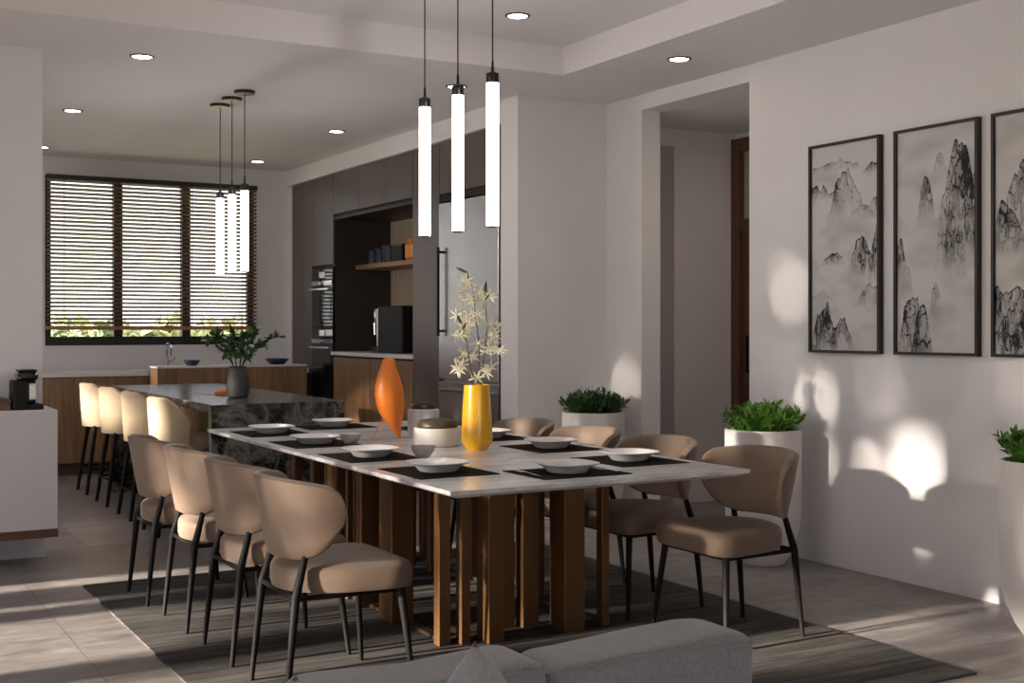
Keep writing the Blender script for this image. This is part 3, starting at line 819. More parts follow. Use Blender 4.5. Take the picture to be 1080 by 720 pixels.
# ------------------------------------------------------------------ dining chairs
def make_chair(label):
    t = empty('dining_chair'); tag(t, label, 'chair', 'dining chairs around the table')
    def outline(s, z):
        pts = []
        n = 56
        for i in range(n):
            a = 2 * PI * i / n
            ct, stt = math.cos(a), math.sin(a)
            p = 5.5 if ct > 0 else 2.3
            x = math.copysign(abs(ct) ** (2 / p), ct); y = math.copysign(abs(stt) ** (2 / p), stt)
            wd = .236 + .034 * x
            pts.append((.012 + .236 * x * s, wd * y * s, z))
        return pts
    b = BM()
    loops(b, [outline(s, z) for s, z in ((.90, .384), (.975, .389), (1.0, .408), (1.0, .446), (.988, .464), (.955, .475), (.80, .488), (.5, .496), (.12, .498))])
    obj('seat', b, M['leather'], t, True, angle=50)
    b = BM()
    N, K, th = 40, 8, .036
    def zlim(u):
        au = abs(u)
        e_ = 1 - math.sqrt(max(0, 1 - max(0, (au - .76) / .24) ** 2))
        zb = .512 + .100 * max(0, (au - .38) / .62) ** 2.2 + .064 * e_
        zt = .797 - .038 * au ** 2.2 - .080 * e_
        return zb, max(zt, zb + .004)
    def P(u, v, off):
        zb, zt = zlim(u)
        z = zb + (zt - zb) * v
        s = .80 + .20 * max(0, min(1, (z - .51) / .285)) ** .9
        ph = u * R(84)
        a, bb = (.262 - off) * s, (.304 - off) * s
        return (-.025 - a * math.cos(ph), bb * math.sin(ph), z)
    def rg(u):
        k = min(1, (1 - abs(u)) / .05 + .25)
        t0 = th * k
        pts = [P(u, j / (K - 1), 0) for j in range(K)]
        q = tuple((m + n) / 2 for m, n in zip(P(u, 1, 0), P(u, 1, t0)))
        pts.append((q[0], q[1], q[2] + .010 * k))
        pts += [P(u, 1 - j / (K - 1), t0) for j in range(K)]
        q = tuple((m + n) / 2 for m, n in zip(P(u, 0, 0), P(u, 0, t0)))
        pts.append((q[0], q[1], q[2] - .008 * k))
        return pts
    us = [math.sin(PI / 2 * (-1 + 2 * i / N)) for i in range(N + 1)]
    us = [max(-1, min(1, .5 * u + .5 * (-1 + 2 * i / N))) for i, u in enumerate(us)]
    loops(b, [rg(u) for u in us]); obj('backrest', b, M['leather'], t, True, angle=70)
    for sy in (-1, 1):
        b = BM(); tube(b, [(-.245, sy * .197, 0), (-.206, sy * .185, .38), (-.163, sy * .169, .53)], [.0095, .0165, .012], 12); obj('leg', b, M['black_metal'], t, True)
    for sy in (-1, 1):
        b = BM(); tube(b, [(.228, sy * .252, 0), (.19, sy * .208, .385)], [.0095, .016], 12); obj('leg', b, M['black_metal'], t, True)
    b = BM()
    for sy in (-1, 1): tube(b, [(-.206, sy * .184, .376), (.19, sy * .206, .376)], .010, 8)
    tube(b, [(.19, -.206, .378), (.19, .206, .378)], .011, 8); tube(b, [(-.206, -.185, .376), (-.206, .185, .376)], .010, 8)
    obj('seat_frame', b, M['black_metal'], t, True)
    return t
ZR = .009
cl = ['taupe chair on the bar-stool side of the table, nearest the grey sofa', 'taupe chair on the bar-stool side of the table, second from the sofa', 'taupe chair on the bar-stool side of the table, third from the sofa',
      'taupe chair on the bar-stool side of the table, nearest the kitchen island']
cr = ['taupe chair on the picture-wall side of the table, nearest the grey sofa', 'taupe chair on the picture-wall side of the table, second from the sofa', 'taupe chair on the picture-wall side of the table, third from the sofa',
      'taupe chair on the picture-wall side of the table, farthest from the sofa']
ch0 = make_chair(cl[0]); ch0.location = (1.70, 4.34, ZR)
for (x, y), lb in zip(((1.69, 4.95), (1.675, 5.565), (1.65, 6.18)), cl[1:]): dup(ch0, (x, y, ZR), 0, lb)
for (x, y), lb in zip(((3.495, 4.19), (3.47, 4.85), (3.47, 5.50), (3.47, 6.16)), cr): dup(ch0, (x, y, ZR), PI, lb)

# ------------------------------------------------------------------ table settings
TZ = .75
def placemat(x, y, turned, label):
    b = BM(); sx, sy = (.21, .17) if turned else (.18, .21)
    box(b, -sx, sx, -sy, sy, 0, .003); o = obj('placemat', b, M['mat'], None, False, (x, y, TZ)); tag(o, label, 'placemat', 'placemats on the table')
pl_me = None
def plate(x, y, label):
    global pl_me
    if pl_me is None:
        b = BM(); n = 56
        loops(b, [superring(a, a, n, z, p) for a, z, p in ((.072, 0, 2.4), (.078, .003, 2.4), (.090, .020, 2.5), (.096, .026, 2.6), (.122, .037, 3.0), (.1235, .039, 3.0), (.122, .041, 3.0), (.096, .0315, 2.6), (.086, .025, 2.5), (.070, .012, 2.4), (.02, .010, 2.4))])
        o = obj('dinner_plate', b, M['porcelain'], None, True, (x, y, TZ + .003), angle=40); pl_me = o.data
    else:
        o = link(bpy.data.objects.new('dinner_plate', pl_me)); o.location = (x, y, TZ + .003)
    tag(o, label, 'plate', 'white plates on the table')
SET = [(2.265, 4.58, 0, 'on the bar-stool side of the table, nearest the sofa'), (2.255, 5.26, 0, 'on the bar-stool side of the table, second from the sofa'), (2.26, 5.99, 0, 'on the bar-stool side of the table, third from the sofa'), (2.265, 6.70, 0, 'on the bar-stool side of the table, nearest the island'),
       (3.20, 4.53, 0, 'on the picture-wall side of the table, nearest the sofa'), (3.20, 5.20, 0, 'on the picture-wall side of the table, second from the sofa'), (3.19, 5.85, 0, 'on the picture-wall side of the table, third from the sofa'), (3.19, 6.52, 0, 'on the picture-wall side of the table, nearest the kitchen'),
       (2.71, 4.28, 1, 'at the table end facing the sofa'), (2.74, 6.95, 1, 'at the table end facing the kitchen island')]
for x, y, tn, wh in SET:
    placemat(x, y, tn, 'dark placemat ' + wh)
    plate(x, y, 'white square plate ' + wh)
def bowl(x, y, label):
    b = BM(); lathe(b, [(.026, 0), (.030, .003), (.046, .026), (.057, .050), (.059, .054), (.055, .054), (.043, .028), (.026, .009)], 32)
    o = obj('small_bowl', b, M['grey_ceramic'], None, True, (x, y, TZ + .003)); tag(o, label, 'bowl', 'small speckled bowls')
bowl(2.435, 5.075, 'small speckled grey bowl in front of the low lidded jar'); bowl(2.40, 5.86, 'small speckled grey bowl beside a plate, farther along near the orange bird')
# fork and knife on the near placemat
t = empty('dinner_fork', (2.535, 4.30, TZ + .0035)); tag(t, 'steel fork on the placemat at the table end facing the sofa', 'fork')
b = BM(); loops(b, [[(-w, y, z), (w, y, z), (w, y, z + .002), (-w, y, z + .002)] for y, w, z in ((-.10, .006, 0), (-.02, .0035, .003), (.02, .0035, .005), (.035, .010, .004), (.055, .012, .004))])
obj('handle', b, M['chrome'], t)
b = BM()
for x in (-.0095, -.0032, .0032, .0095): tube(b, [(x, .053, .005), (x, .075, .004), (x, .098, .008)], .0018, 6)
obj('tines', b, M['chrome'], t, True)
t = empty('dinner_knife', (2.885, 4.27, TZ + .0035)); tag(t, 'steel knife on the placemat at the table end facing the sofa', 'knife')
b = BM(); box(b, -.007, .007, -.10, -.01, 0, .006, .002); obj('handle', b, M['chrome'], t)
b = BM(); loops(b, [[(-.008, -.01, 0), (.006, -.01, 0), (.006, -.01, .002), (-.008, -.01, .002)], [(-.009, .06, 0), (.006, .06, 0), (.006, .06, .0015), (-.009, .06, .0015)], [(.002, .11, 0), (.006, .11, 0), (.006, .11, .001), (.002, .11, .001)]]); obj('blade', b, M['chrome'], t)

# lidded jars
t = empty('lidded_jar', (2.905, 6.05, TZ)); tag(t, 'tall pale grey cylinder jar with black lid behind the low jar', 'jar', 'lidded jars on the table')
b = BM(); lathe(b, [(.080, 0), (.085, .004), (.086, .02), (.086, .140), (.084, .150), (.076, .156), (.07, .156)], 48); obj('body', b, M['jar_grey'], t, True)
b = BM(); lathe(b, [(.070, .1565), (.072, .160), (.068, .176), (.056, .187), (.03, .191), (.004, .192)], 40); obj('lid', b, M['lid_black'], t, True)
t = empty('lidded_jar', (2.768, 5.60, TZ)); tag(t, 'low wide white jar with dark olive lid beside the yellow vase', 'jar', 'lidded jars on the table')
b = BM(); lathe(b, [(.108, 0), (.116, .003), (.119, .012), (.121, .075), (.121, .088), (.118, .092), (.108, .092)], 56); obj('body', b, M['jar_white'], t, True)
b = BM(); lathe(b, [(.103, .0925), (.105, .097), (.103, .112), (.092, .127), (.06, .134), (.005, .136)], 48); obj('lid', b, M['lid_olive'], t, True)

# bird sculpture
t = empty('bird_sculpture', (2.686, 6.03, TZ)); tag(t, 'orange abstract bird sculpture standing on thin wire legs on the table', 'sculpture')
k = .00508
sp = [(1.0, 85.5, 3.5), (1.0, 85, 5.5), (.6, 82, 7.0), (0, 76, 8.5), (.2, 66, 12.2), (.8, 55, 15.0), (1.5, 46, 15.7), (2.6, 36, 15.0), (4.2, 26, 12.4), (6.6, 17, 8.6), (9.6, 9, 5.0), (12.4, 2.8, 2.6), (13.2, 1.6, 1.6)]
rings = []
n = 28
for dx, dz, r in sp:
    rings.append([(k * (dx + r * math.cos(2 * PI * i / n)), k * r * .9 * math.sin(2 * PI * i / n), k * dz) for i in range(n)])
b = BM(); loops(b, rings); obj('body', b, M['orange'], t, True, angle=80)
for sy in (-1, 1):
    b = BM(); tube(b, [(k * -4, sy * .012, k * 28), (k * -10, sy * .024, k * 12), (k * -15.5, sy * .034, .002), (k * -17.5, sy * .036, .002)], .0021, 6); obj('leg', b, M['orange'], t, True)

# yellow vase and blossom stems
t = empty('flower_vase', (2.831, 5.293, TZ)); tag(t, 'tall yellow glazed vase in the middle of the table', 'vase')
b = BM(); lathe(b, [(.046, 0), (.050, .002), (.0755, .040), (.0768, .050), (.0765, .075), (.071, .20), (.0635, .312), (.0625, .319), (.058, .319), (.066, .20), (.071, .07), (.045, .012)], 64); obj('body', b, M['yellow'], t, True, angle=25)
kx = 6.0 / 1293
VX, VY = 2.831, 5.293
def vp(px, py, dy=0):   # lateral offset across the view, height above table, small depth
    lx = (px - 503) * kx; z = (345 - py) * kx + 1.35 - TZ
    return Vector((lx * cth + dy * sth, -lx * sth + dy * cth, z))
rf = random.Random(3)
def flower(parent, p, size, seed):
    r2 = random.Random(seed); b = BM()
    ax = Vector((r2.gauss(0, .6), -1 + r2.gauss(0, .4), r2.gauss(.1, .5))).normalized()
    u = ax.orthogonal().normalized(); v = ax.cross(u)
    a0 = r2.uniform(0, 6)
    for i in range(6):
        a = a0 + i * PI / 3 + r2.gauss(0, .12)
        d = (u * math.cos(a) + v * math.sin(a) + ax * r2.uniform(.05, .45)).normalized()
        leaf(b, p, d, ax, size * r2.uniform(.85, 1.2), size * .23, .3, curl=.25)
    for i in range(3):
        d = (ax + u * r2.gauss(0, .25) + v * r2.gauss(0, .25)).normalized()
        tube(b, [p, p + d * size * .45], [.0014, .0022], 5)
    obj('blossom', b, M['petal'], parent)
stems = [([(506, 404), (505, 360), (501, 330), (499, 305), (493, 288)], 1, 'cream blossom stem in the yellow vase, tallest of the three',
          [(491, 296), (498, 303), (489, 309), (497, 315), (504, 309), (497, 330), (487, 328), (500, 338), (492, 342), (508, 336)], (487, 285)),
         ([(508, 404), (512, 365), (514, 345), (512, 322), (511, 312)], 2, 'cream blossom stem in the yellow vase, the one leaning to the white wall',
          [(511, 317), (517, 314), (512, 338), (519, 341), (514, 353), (522, 353), (516, 368), (524, 371), (510, 388), (517, 387)], (512, 302)),
         ([(501, 404), (496, 385), (493, 365), (490, 350), (487, 342)], 3, 'cream blossom stem in the yellow vase, lowest and leaning to the bird',
          [(486, 345), (485, 354), (492, 352), (503, 362), (489, 373), (498, 377), (482, 388), (487, 385), (503, 398)], (485, 338))]
for pts, sd, lb, fl, tip in stems:
    s = empty('blossom_stem', (VX, VY, TZ)); tag(s, lb, 'flower', 'blossom stems in the yellow vase')
    dy = {1: .0, 2: .02, 3: -.02}[sd]
    P3 = [Vector((0, dy * .4, .03))] + [vp(px, py, dy) for px, py in pts]
    b = BM(); tube(b, P3, [.0035, .0035, .003, .0028, .0024, .0016], 7); obj('twig', b, M['stem'], s, True)
    b = BM(); q = P3[-1]; dv = vp(*tip, dy) - q
    leaf(b, q, dv, (0, -1, .3), dv.length + .035, .018, .3); leaf(b, q + Vector((0, 0, -.03)), dv + Vector((.02, -.02, .01)), (0, -1, 0), .05, .014, .3)
    obj('leaf', b, M['leaf_dark'], s)
    for j, (px, py) in enumerate(fl):
        flower(s, vp(px, py, dy + rf.uniform(-.03, .03)), .047, sd * 50 + j)
        flower(s, vp(px + rf.uniform(-6, 6), py + rf.uniform(-6, 6), dy + rf.uniform(-.04, .04)), .040, sd * 50 + j + 25)

# ------------------------------------------------------------------ planters along the picture wall
def planter(x, y, mat, seed, label, h=.19):
    t = empty('potted_plant', (x, y, 0)); tag(t, label, 'potted plant', 'leafy bushes in tall white planters')
    b = BM(); lathe(b, [(.10, 0), (.118, .004), (.150, .05), (.185, .13), (.205, .21), (.213, .30), (.215, .40), (.215, .755), (.213, .765), (.207, .770), (.198, .768), (.194, .755), (.192, .68)], 64, flute=24, famp=.008); obj('pot', b, M['planter'], t, True)
    b = BM(); lathe(b, [(.05, .60), (.188, .60), (.190, .735), (.10, .745), (.01, .75)], 32); obj('soil', b, M['soil'], t, True)
    r2 = random.Random(seed); b = BM()
    for i in range(150):
        a = r2.uniform(0, 2 * PI); q = math.sqrt(r2.uniform(0, 1))
        p0 = Vector((.14 * q * math.cos(a), .14 * q * math.sin(a), .735))
        out = Vector((math.cos(a) * q * .62, math.sin(a) * q * .62, 1.1 - .35 * q * q)) + Vector((r2.gauss(0, .16), r2.gauss(0, .16), r2.gauss(0, .10)))
        L = h * r2.uniform(.6, 1.0) * (1.05 - .25 * q)
        p1 = p0 + out.normalized() * L
        tube(b, [p0, p0.lerp(p1, .6), p1], [.0022, .0018, .001], 4)
        for k2 in range(9):
            f = .30 + .70 * k2 / 8
            p = p0.lerp(p1, f)
            if p.x > .235: continue
            dr = out.normalized() * .8 + Vector((r2.gauss(0, .7), r2.gauss(0, .7), r2.gauss(.1, .4)))
            leaf(b, p, dr, (r2.gauss(0, .5), r2.gauss(0, .5), 1), r2.uniform(.035, .058), r2.uniform(.016, .025), .25)
    obj('foliage', b, mat, t)
planter(4.68, 7.05, M['leaf_dark'], 1, 'dark green bush in a white planter in the corner beside the kitchen wall')
planter(4.735, 5.38, M['leaf_mid'], 2, 'bright green bush in a white planter beside the hall opening')
planter(4.70, 3.47, M['leaf_mid'], 3, 'green bush in a white round-bottomed planter below the third picture')

# ------------------------------------------------------------------ framed ink pictures
def vnoise(rs_, nx, ny, w, h):
    g = rs_.rand(ny + 2, nx + 2)
    X = np.linspace(0, nx - 1e-6, w); Y = np.linspace(0, ny - 1e-6, h)
    xi = X.astype(int); yi = Y.astype(int); fx = X - xi; fy = Y - yi
    fx = fx * fx * (3 - 2 * fx); fy = fy * fy * (3 - 2 * fy)
    a = g[np.ix_(yi, xi)]; b_ = g[np.ix_(yi, xi + 1)]; c = g[np.ix_(yi + 1, xi)]; d_ = g[np.ix_(yi + 1, xi + 1)]
    return (a * (1 - fx) + b_ * fx) * (1 - fy)[:, None] + (c * (1 - fx) + d_ * fx) * fy[:, None]
def ink(seed, peaks, mists, w=150, h=320):
    """height 0 at the bottom; returns h x w ink darkness 0..1"""
    r_ = np.random.RandomState(seed)
    U, V = np.meshgrid(np.linspace(0, 1, w), np.linspace(0, 2.19, h))
    D = np.zeros((h, w))
    for (cx, top, hwid, base, dark, rough) in peaks:
        nz = vnoise(r_, 16, 1, w, 4)[1] + .6 * vnoise(r_, 34, 1, w, 4)[1]
        x = np.linspace(0, 1, w)
        ridge = top - (np.abs(x - cx) / hwid) ** 1.75 * (top - base) - rough * 1.3 * (nz - .8)
        below = ridge[None, :] - V
        ins = below > 0
        f = np.clip((V - base) / max(.01, top - base), 0, 1)
        fade = np.clip(f * 1.5, 0, 1) ** .8
        streak = vnoise(r_, 36, 20, w, h) * .6 + vnoise(r_, 72, 56, w, h) * .4
        crack = np.clip(1 - np.abs(streak - .5) / .06, 0, 1)
        crack2 = np.clip(1 - np.abs(vnoise(r_, 18, 16, w, h) - .5) / .05, 0, 1)
        tone = .30 + .50 * np.clip((streak - .35) * 2.2, 0, 1)
        shade = np.clip(vnoise(r_, 9, 5, w, h) * 1.6 - .35, 0, 1)
        d = fade * (tone * (.35 + .8 * shade) + .75 * crack * (.4 + .6 * shade) + .65 * crack2)
        edge = np.exp(-(below / .014) ** 2) * (.5 + .5 * fade)
        d = np.clip((d * 1.35 + .9 * edge * fade) * dark, 0, 1) * ins
        D = np.where(ins, D * (1 - .85 * fade) + d, D)
    for (v0, wd, amt) in mists:
        m = amt * np.exp(-((V - v0 + .12 * (vnoise(r_, 4, 6, w, h) - .5)) / wd) ** 2)
        D = D * (1 - np.clip(m, 0, 1))
    wash = vnoise(r_, 3, 12, w, h) * .6 + vnoise(r_, 6, 26, w, h) * .4
    D = D + .30 * np.clip(wash - .42, 0, 1) * 2
    return np.clip(D, 0, 1)
def print_mesh(name, D, yh, z0, z1, parent, mat):
    h, w = D.shape
    ys = np.linspace(yh, -yh, w); zs = np.linspace(z0, z1, h)
    co = np.zeros((h, w, 3)); co[:, :, 1] = ys[None, :]; co[:, :, 2] = zs[:, None]
    idx = np.arange(h * w).reshape(h, w)
    q = np.stack([idx[:-1, :-1], idx[:-1, 1:], idx[1:, 1:], idx[1:, :-1]], -1).reshape(-1, 4)
    me = bpy.data.meshes.new(name)
    me.vertices.add(h * w); me.vertices.foreach_set('co', co.ravel())
    me.loops.add(q.size); me.loops.foreach_set('vertex_index', q.ravel().astype(np.int32))
    me.polygons.add(len(q)); me.polygons.foreach_set('loop_start', (np.arange(len(q)) * 4).astype(np.int32))
    me.update(); me.validate()
    at = me.color_attributes.new('ink', 'FLOAT_COLOR', 'POINT')
    paper = np.array([.60, .575, .575]); inkc = np.array([.012, .011, .012])
    c = np.ones((h * w, 4)); c[:, :3] = paper * (1 - D.reshape(-1, 1)) + inkc * D.reshape(-1, 1)
    at.data.foreach_set('color', c.ravel().astype(np.float32))
    me.materials.append(mat)
    o = bpy.data.objects.new(name, me); o.parent = parent
    return link(o)
pm = NT('ink_wash_paper'); an = pm.n('ShaderNodeAttribute', attribute_name='ink'); pm.l(an.outputs['Color'], pm.b.inputs['Base Color']); pm.set('Roughness', .6); pm.set('Specular IOR Level', .25)
def picture(yc, yh, D, label):
    z0, z1 = 1.205, 2.39
    t = empty('framed_picture', (XR, yc, 0)); tag(t, label, 'picture', 'three tall ink landscape pictures')
    fw_ = .016
    b = BM()
    box(b, -.035, -.001, -yh, -yh + fw_, z0, z1); box(b, -.035, -.001, yh - fw_, yh, z0, z1)
    box(b, -.035, -.001, -yh + fw_, yh - fw_, z0, z0 + fw_); box(b, -.035, -.001, -yh + fw_, yh - fw_, z1 - fw_, z1)
    obj('frame', b, M['frame'], t)
    b = BM(); box(b, -.018, -.002, -yh + fw_, yh - fw_, z0 + fw_, z1 - fw_); obj('backing', b, M['frame'], t)
    p = print_mesh('print', D, yh - fw_, z0 + fw_, z1 - fw_, t, pm.m); p.location = (-.0195, 0, 0)
# peaks: centre, top, half width, base, darkness, roughness (u from the hall side, v up)
A1 = ink(4, [(.30, 2.02, .55, 1.90, .45, .05), (.95, 1.96, .22, 1.84, .8, .05), (.12, 1.76, .30, 1.62, .75, .08), (.52, 1.90, .30, 1.33, .85, .14), (.78, 1.52, .22, 1.36, .8, .05), (1.0, 1.62, .2, 1.42, .7, .06),
             (.33, 1.06, .18, .90, .8, .05), (.76, 1.20, .24, .72, 1.0, .12), (1.0, 1.32, .16, .70, 1.0, .1), (.15, .62, .25, .44, .45, .05), (.92, .68, .28, .46, .75, .08), (.20, .50, .26, -.15, 1.15, .14), (.45, .34, .2, .0, 1.0, .08)],
         [(1.42, .10, .5), (.60, .10, .45), (.82, .06, .4)])
A2 = ink(9, [(.55, 1.92, .10, 1.70, .25, .06), (.38, 1.74, .11, 1.30, .8, .09), (.80, 2.04, .34, .75, .92, .16), (.73, 1.60, .16, .70, .9, .1), (1.0, 1.75, .2, .8, .9, .1), (.03, 1.10, .13, .55, 1.0, .1), (.12, .9, .1, .5, .35, .06),
             (.50, .70, .09, .32, .5, .06), (.22, .60, .26, -.2, 1.15, .16), (.33, .50, .18, -.3, 1.15, .12)],
         [(.78, .10, .45), (1.28, .08, .25)])
A3 = ink(15, [(.42, 1.86, .42, .95, .85, .16), (.12, 1.40, .25, .9, .9, .12), (.75, 1.35, .3, .8, .8, .12), (.10, .62, .5, .2, 1.0, .12), (.25, .40, .5, -.2, 1.15, .12), (.8, .6, .3, .1, 1.0, .1)],
         [(.80, .10, .5)])
picture(5.02, .27, A1, 'framed ink landscape of misty layered hills, next to the hall opening')
picture(4.38, .27, A2, 'framed ink landscape with one tall rocky peak, middle of the three pictures')
picture(3.75, .28, A3, 'framed ink landscape cut by the picture edge, above the white round-bottomed planter')

# ------------------------------------------------------------------ pendants and downlights
def pendant(x, y, z0, z1, zc, label, group, r=.028):
    t = empty('pendant_lamp', (x, y, zc)); tag(t, label, 'pendant lamp', group)
    b = BM(); lathe(b, [(r * 2.6, -.022), (r * 2.75, -.018), (r * 2.75, -.001), (r * 2.2, 0)], 32); obj('canopy', b, M['pend_metal'], t, True)
    b = BM(); tube(b, [(0, 0, -.02), (0, 0, z1 + .085 - zc)], .0035, 8); obj('cord', b, M['cord'], t, True)
    b = BM(); lathe(b, [(r * 1.0, z1 - zc), (r * 1.06, z1 - zc + .003), (r * 1.06, z1 - zc + .044), (r * .8, z1 - zc + .046), (r * .25, z1 - zc + .055), (r * .2, z1 - zc + .10), (.004, z1 - zc + .105)], 28); obj('cap', b, M['pend_metal'], t, True)
    b = BM(); lathe(b, [(r, z0 - zc), (r, z1 - zc - .001)], 32); obj('lamp_tube', b, M['tube_light'], t, True)
    b = BM(); lathe(b, [(r * .9, z0 - zc - .007), (r * 1.03, z0 - zc - .005), (r * 1.03, z0 - zc - .0005)], 28); obj('end_cap', b, M['pend_metal'], t, True)
for y, lb in ((5.68, 'glowing tube pendant over the table, the one nearest the island'), (5.31, 'glowing tube pendant over the table, middle of the three'), (4.96, 'glowing tube pendant over the table, the one nearest the pictures')):
    pendant(2.735, y, 1.818, 2.477, ZT, lb, 'tube pendants over the dining table')
for y, lb in ((8.79, 'glowing tube pendant over the island, nearest the kitchen window'), (8.50, 'glowing tube pendant over the island, middle of the three'), (8.21, 'glowing tube pendant over the island, nearest the dining table')):
    pendant(2.585, y, 1.736, 2.285, ZC, lb, 'tube pendants over the island', .026)
for x, y, z, lb in ((1.72, 7.46, ZC, 'round downlight in the kitchen ceiling close to the white wall end'), (1.70, 9.58, ZC, 'round downlight in the kitchen ceiling above the bar stools'), (1.80, 11.65, ZC, 'round downlight in the kitchen ceiling half hidden by the white wall end'),
                    (3.77, 7.34, ZC, 'round downlight in the ceiling before the fridge, behind the middle table pendant'), (3.77, 9.51, ZC, 'round downlight in the kitchen ceiling before the coffee niche'), (3.79, 11.62, ZC, 'round downlight in the kitchen ceiling by the window and tall cabinets'),
                    (4.55, 5.92, ZC, 'round downlight in the lower ceiling by the hall opening'), (3.545, 6.13, ZT, 'round downlight in the raised ceiling recess over the table')):
    t = empty('downlight', (x, y, z)); tag(t, lb, 'downlight', 'recessed downlights')
    b = BM(); r = .072; n = 36
    prof = [(r * .80, -.004), (r * .84, -.008), (r, -.006), (r * 1.02, -.0005), (r * .80, -.0005)]
    rings = [[(q * math.cos(2 * PI * i / n), q * math.sin(2 * PI * i / n), zz) for i in range(n)] for q, zz in prof]
    loops(b, rings + [rings[0]], False, False); obj('trim_ring', b, M['down_trim'], t, True)
    b = BM(); lathe(b, [(r * .78, -.005), (r * .79, -.001)], n); obj('lens', b, M['down_light'], t, True)

# ------------------------------------------------------------------ sofa
t = empty('sofa', (1.25, 1.95, 0)); tag(t, 'low grey fabric sofa with its back to the dining table', 'sofa')
b = BM(); box(b, -1.15, .62, -.62, .38, .07, .15, .02); obj('base', b, M['sofa'], t, True)
b = BM(); box(b, -1.15, .78, .386, .52, .07, .55, .035, 4); obj('back_frame', b, M['sofa'], t, True)
b = BM(); box(b, .622, .78, -.62, .384, .07, .475, .035, 4); obj('arm', b, M['pillow'], t, True)
for x, y in ((-1.05, -.52), (.70, -.52), (-1.05, .42), (.70, .42)):
    b = BM(); tube(b, [(x, y, 0), (x, y, .075)], [.015, .022], 10); obj('foot', b, M['black_metal'], t, True)
def superq(b, sx, sy, sz, e, n=28, m=20, puff=0.0, seed=0):
    rings = []
    r2 = random.Random(seed); ph = [r2.uniform(0, 6) for _ in range(6)]
    for j in range(1, m):
        v = -PI / 2 + PI * j / m
        cv, sv = math.cos(v), math.sin(v)
        ring = []
        for i in range(n):
            u = 2 * PI * i / n
            f = lambda w, p: math.copysign(abs(w) ** p, w)
            x = sx * f(cv, e) * f(math.cos(u), e); z = sz * f(cv, e) * f(math.sin(u), e); y = sy * f(sv, e * 1.6)
            wob = 1 + .012 * math.sin(9 * x + ph[0]) * math.sin(11 * z + ph[1])
            z += .006 * math.sin(10 * x + ph[2]) ; y += .008 * math.sin(12 * x + ph[3]) * math.sin(9 * z + ph[4])
            ring.append((x * wob, y, z * wob))
        rings.append(ring)
    loops(b, rings)
for xa, xb, zt, sd, lb in ((.80, 1.315, .668, 1, 'grey back cushion on the sofa, behind the pointed throw pillow'), (1.322, 1.855, .660, 2, 'grey back cushion at the sofa end by the pictures, with a rounded corner')):
    c = empty('sofa_cushion', ((xa + xb) / 2, 2.225, 0)); tag(c, lb, 'cushion', 'back cushions on the sofa')
    w2 = (xb - xa) / 2; hz = (zt - .27) / 2
    b = BM(); superq(b, w2, .105, hz, .17, 96, 40, seed=sd); bmesh.ops.translate(b, verts=b.verts, vec=(0, 0, .27 + hz)); obj('cover', b, M['sofa'], c, True, angle=80)
    b = BM()
    pts = []
    for i in range(25):
        q = -1 + 2 * i / 24
        pts.append((q * w2 * .95, -.098, .27 + hz + hz * (.955 - .05 * abs(q) ** 6)))
    tube(b, pts, .0035, 6); obj('piping', b, M['sofa'], c, True)
c = empty('seat_cushion', (1.02, 1.69, .15)); tag(c, 'long grey seat cushion on the sofa base', 'cushion')
b = BM(); box(b, -.90, .84, -.38, .41, .002, .115, .03, 3); obj('cover', b, M['sofa'], c, True)
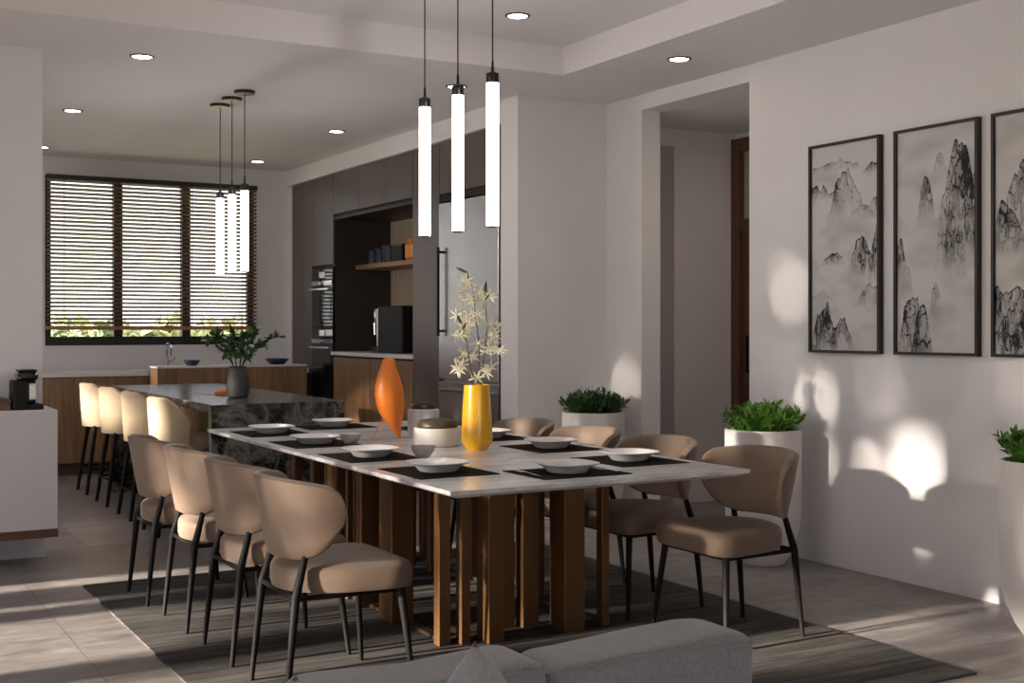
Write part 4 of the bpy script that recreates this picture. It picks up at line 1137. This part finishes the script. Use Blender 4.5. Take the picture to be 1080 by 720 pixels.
def throw(x, y, z, rot, label, s=.165):
    b = BM(); n = 26
    def pt(i, j, sg):
        u, v = -1 + 2 * i / n, -1 + 2 * j / n
        pin = 1 - .07 * (1 - abs(u) ** 2) * abs(v) ** 3, 1 - .07 * (1 - abs(v) ** 2) * abs(u) ** 3
        t = .075 * ((1 - u ** 4) * (1 - v ** 4)) ** .6 * (1 + .10 * math.sin(5 * u + 2 * v) * math.sin(4 * v))
        return (s * u * pin[1], sg * t, s * v * pin[0])
    g = {}
    for sg in (-1, 1):
        for i in range(n + 1):
            for j in range(n + 1):
                if sg == 1 and (i in (0, n) or j in (0, n)): g[sg, i, j] = g[-1, i, j]
                else: g[sg, i, j] = b.verts.new(pt(i, j, sg))
        for i in range(n):
            for j in range(n):
                q = [g[sg, i, j], g[sg, i + 1, j], g[sg, i + 1, j + 1], g[sg, i, j + 1]]
                b.faces.new(q if sg < 0 else q[::-1])
    o = obj('throw_pillow', b, M['pillow'], None, True, (x, y, z), angle=120); o.rotation_euler = rot
    tag(o, label, 'pillow', 'throw pillows on the sofa')
throw(1.035, 1.93, .522, (R(-14), R(52), R(10)), 'pale grey throw pillow with its corner up before the sofa back cushion', .185)
throw(.735, 2.06, .50, (R(-10), R(48), R(-8)), 'pale grey throw pillow at the open end of the sofa, below the nearest chair')

# ------------------------------------------------------------------ light
W = bpy.data.worlds.new('sky'); SC.world = W; W.use_nodes = True
nt = W.node_tree; bg = nt.nodes['Background']
tc = nt.nodes.new('ShaderNodeTexCoord'); sp_ = nt.nodes.new('ShaderNodeSeparateXYZ'); nt.links.new(tc.outputs['Generated'], sp_.inputs[0])
rp = nt.nodes.new('ShaderNodeValToRGB'); nt.links.new(sp_.outputs[2], rp.inputs['Fac'])
rp.color_ramp.elements[0].position = 0.0; rp.color_ramp.elements[0].color = (.95, .93, 1.0, 1)
rp.color_ramp.elements[1].position = .45; rp.color_ramp.elements[1].color = (.80, .81, 1.0, 1)
nt.links.new(rp.outputs['Color'], bg.inputs['Color']); bg.inputs['Strength'].default_value = 1.75
sl_ = bpy.data.lights.new('sun', 'SUN'); sl_.energy = 23.0; sl_.angle = R(1.9); sl_.color = (1.0, .88, .76)
so = link(bpy.data.objects.new('sun', sl_)); so.rotation_euler = Vector((1, 0, -TANE)).to_track_quat('-Z', 'Y').to_euler(); so.location = (-12, 5, 4)

# ------------------------------------------------------------------ camera
cd = bpy.data.cameras.new('camera'); cd.sensor_width = 36; cd.lens = 1293 / 1080 * 36; cd.shift_y = -15 / 1080
cam = link(bpy.data.objects.new('camera', cd)); cam.location = (0, 0, 1.35); cam.rotation_euler = (R(90), 0, R(-29.78))
cd.clip_start = .05; cd.clip_end = 600
SC.camera = cam
SC.view_settings.view_transform = 'Standard'
SC.view_settings.look = 'None'
SC.view_settings.gamma = 1
SC.view_settings.use_curve_mapping = False
SC.view_settings.exposure = 0.58
SC.cycles.use_denoising = True
SC.cycles.max_bounces = 10
SC.cycles.diffuse_bounces = 6
SC.cycles.sample_clamp_indirect = 8
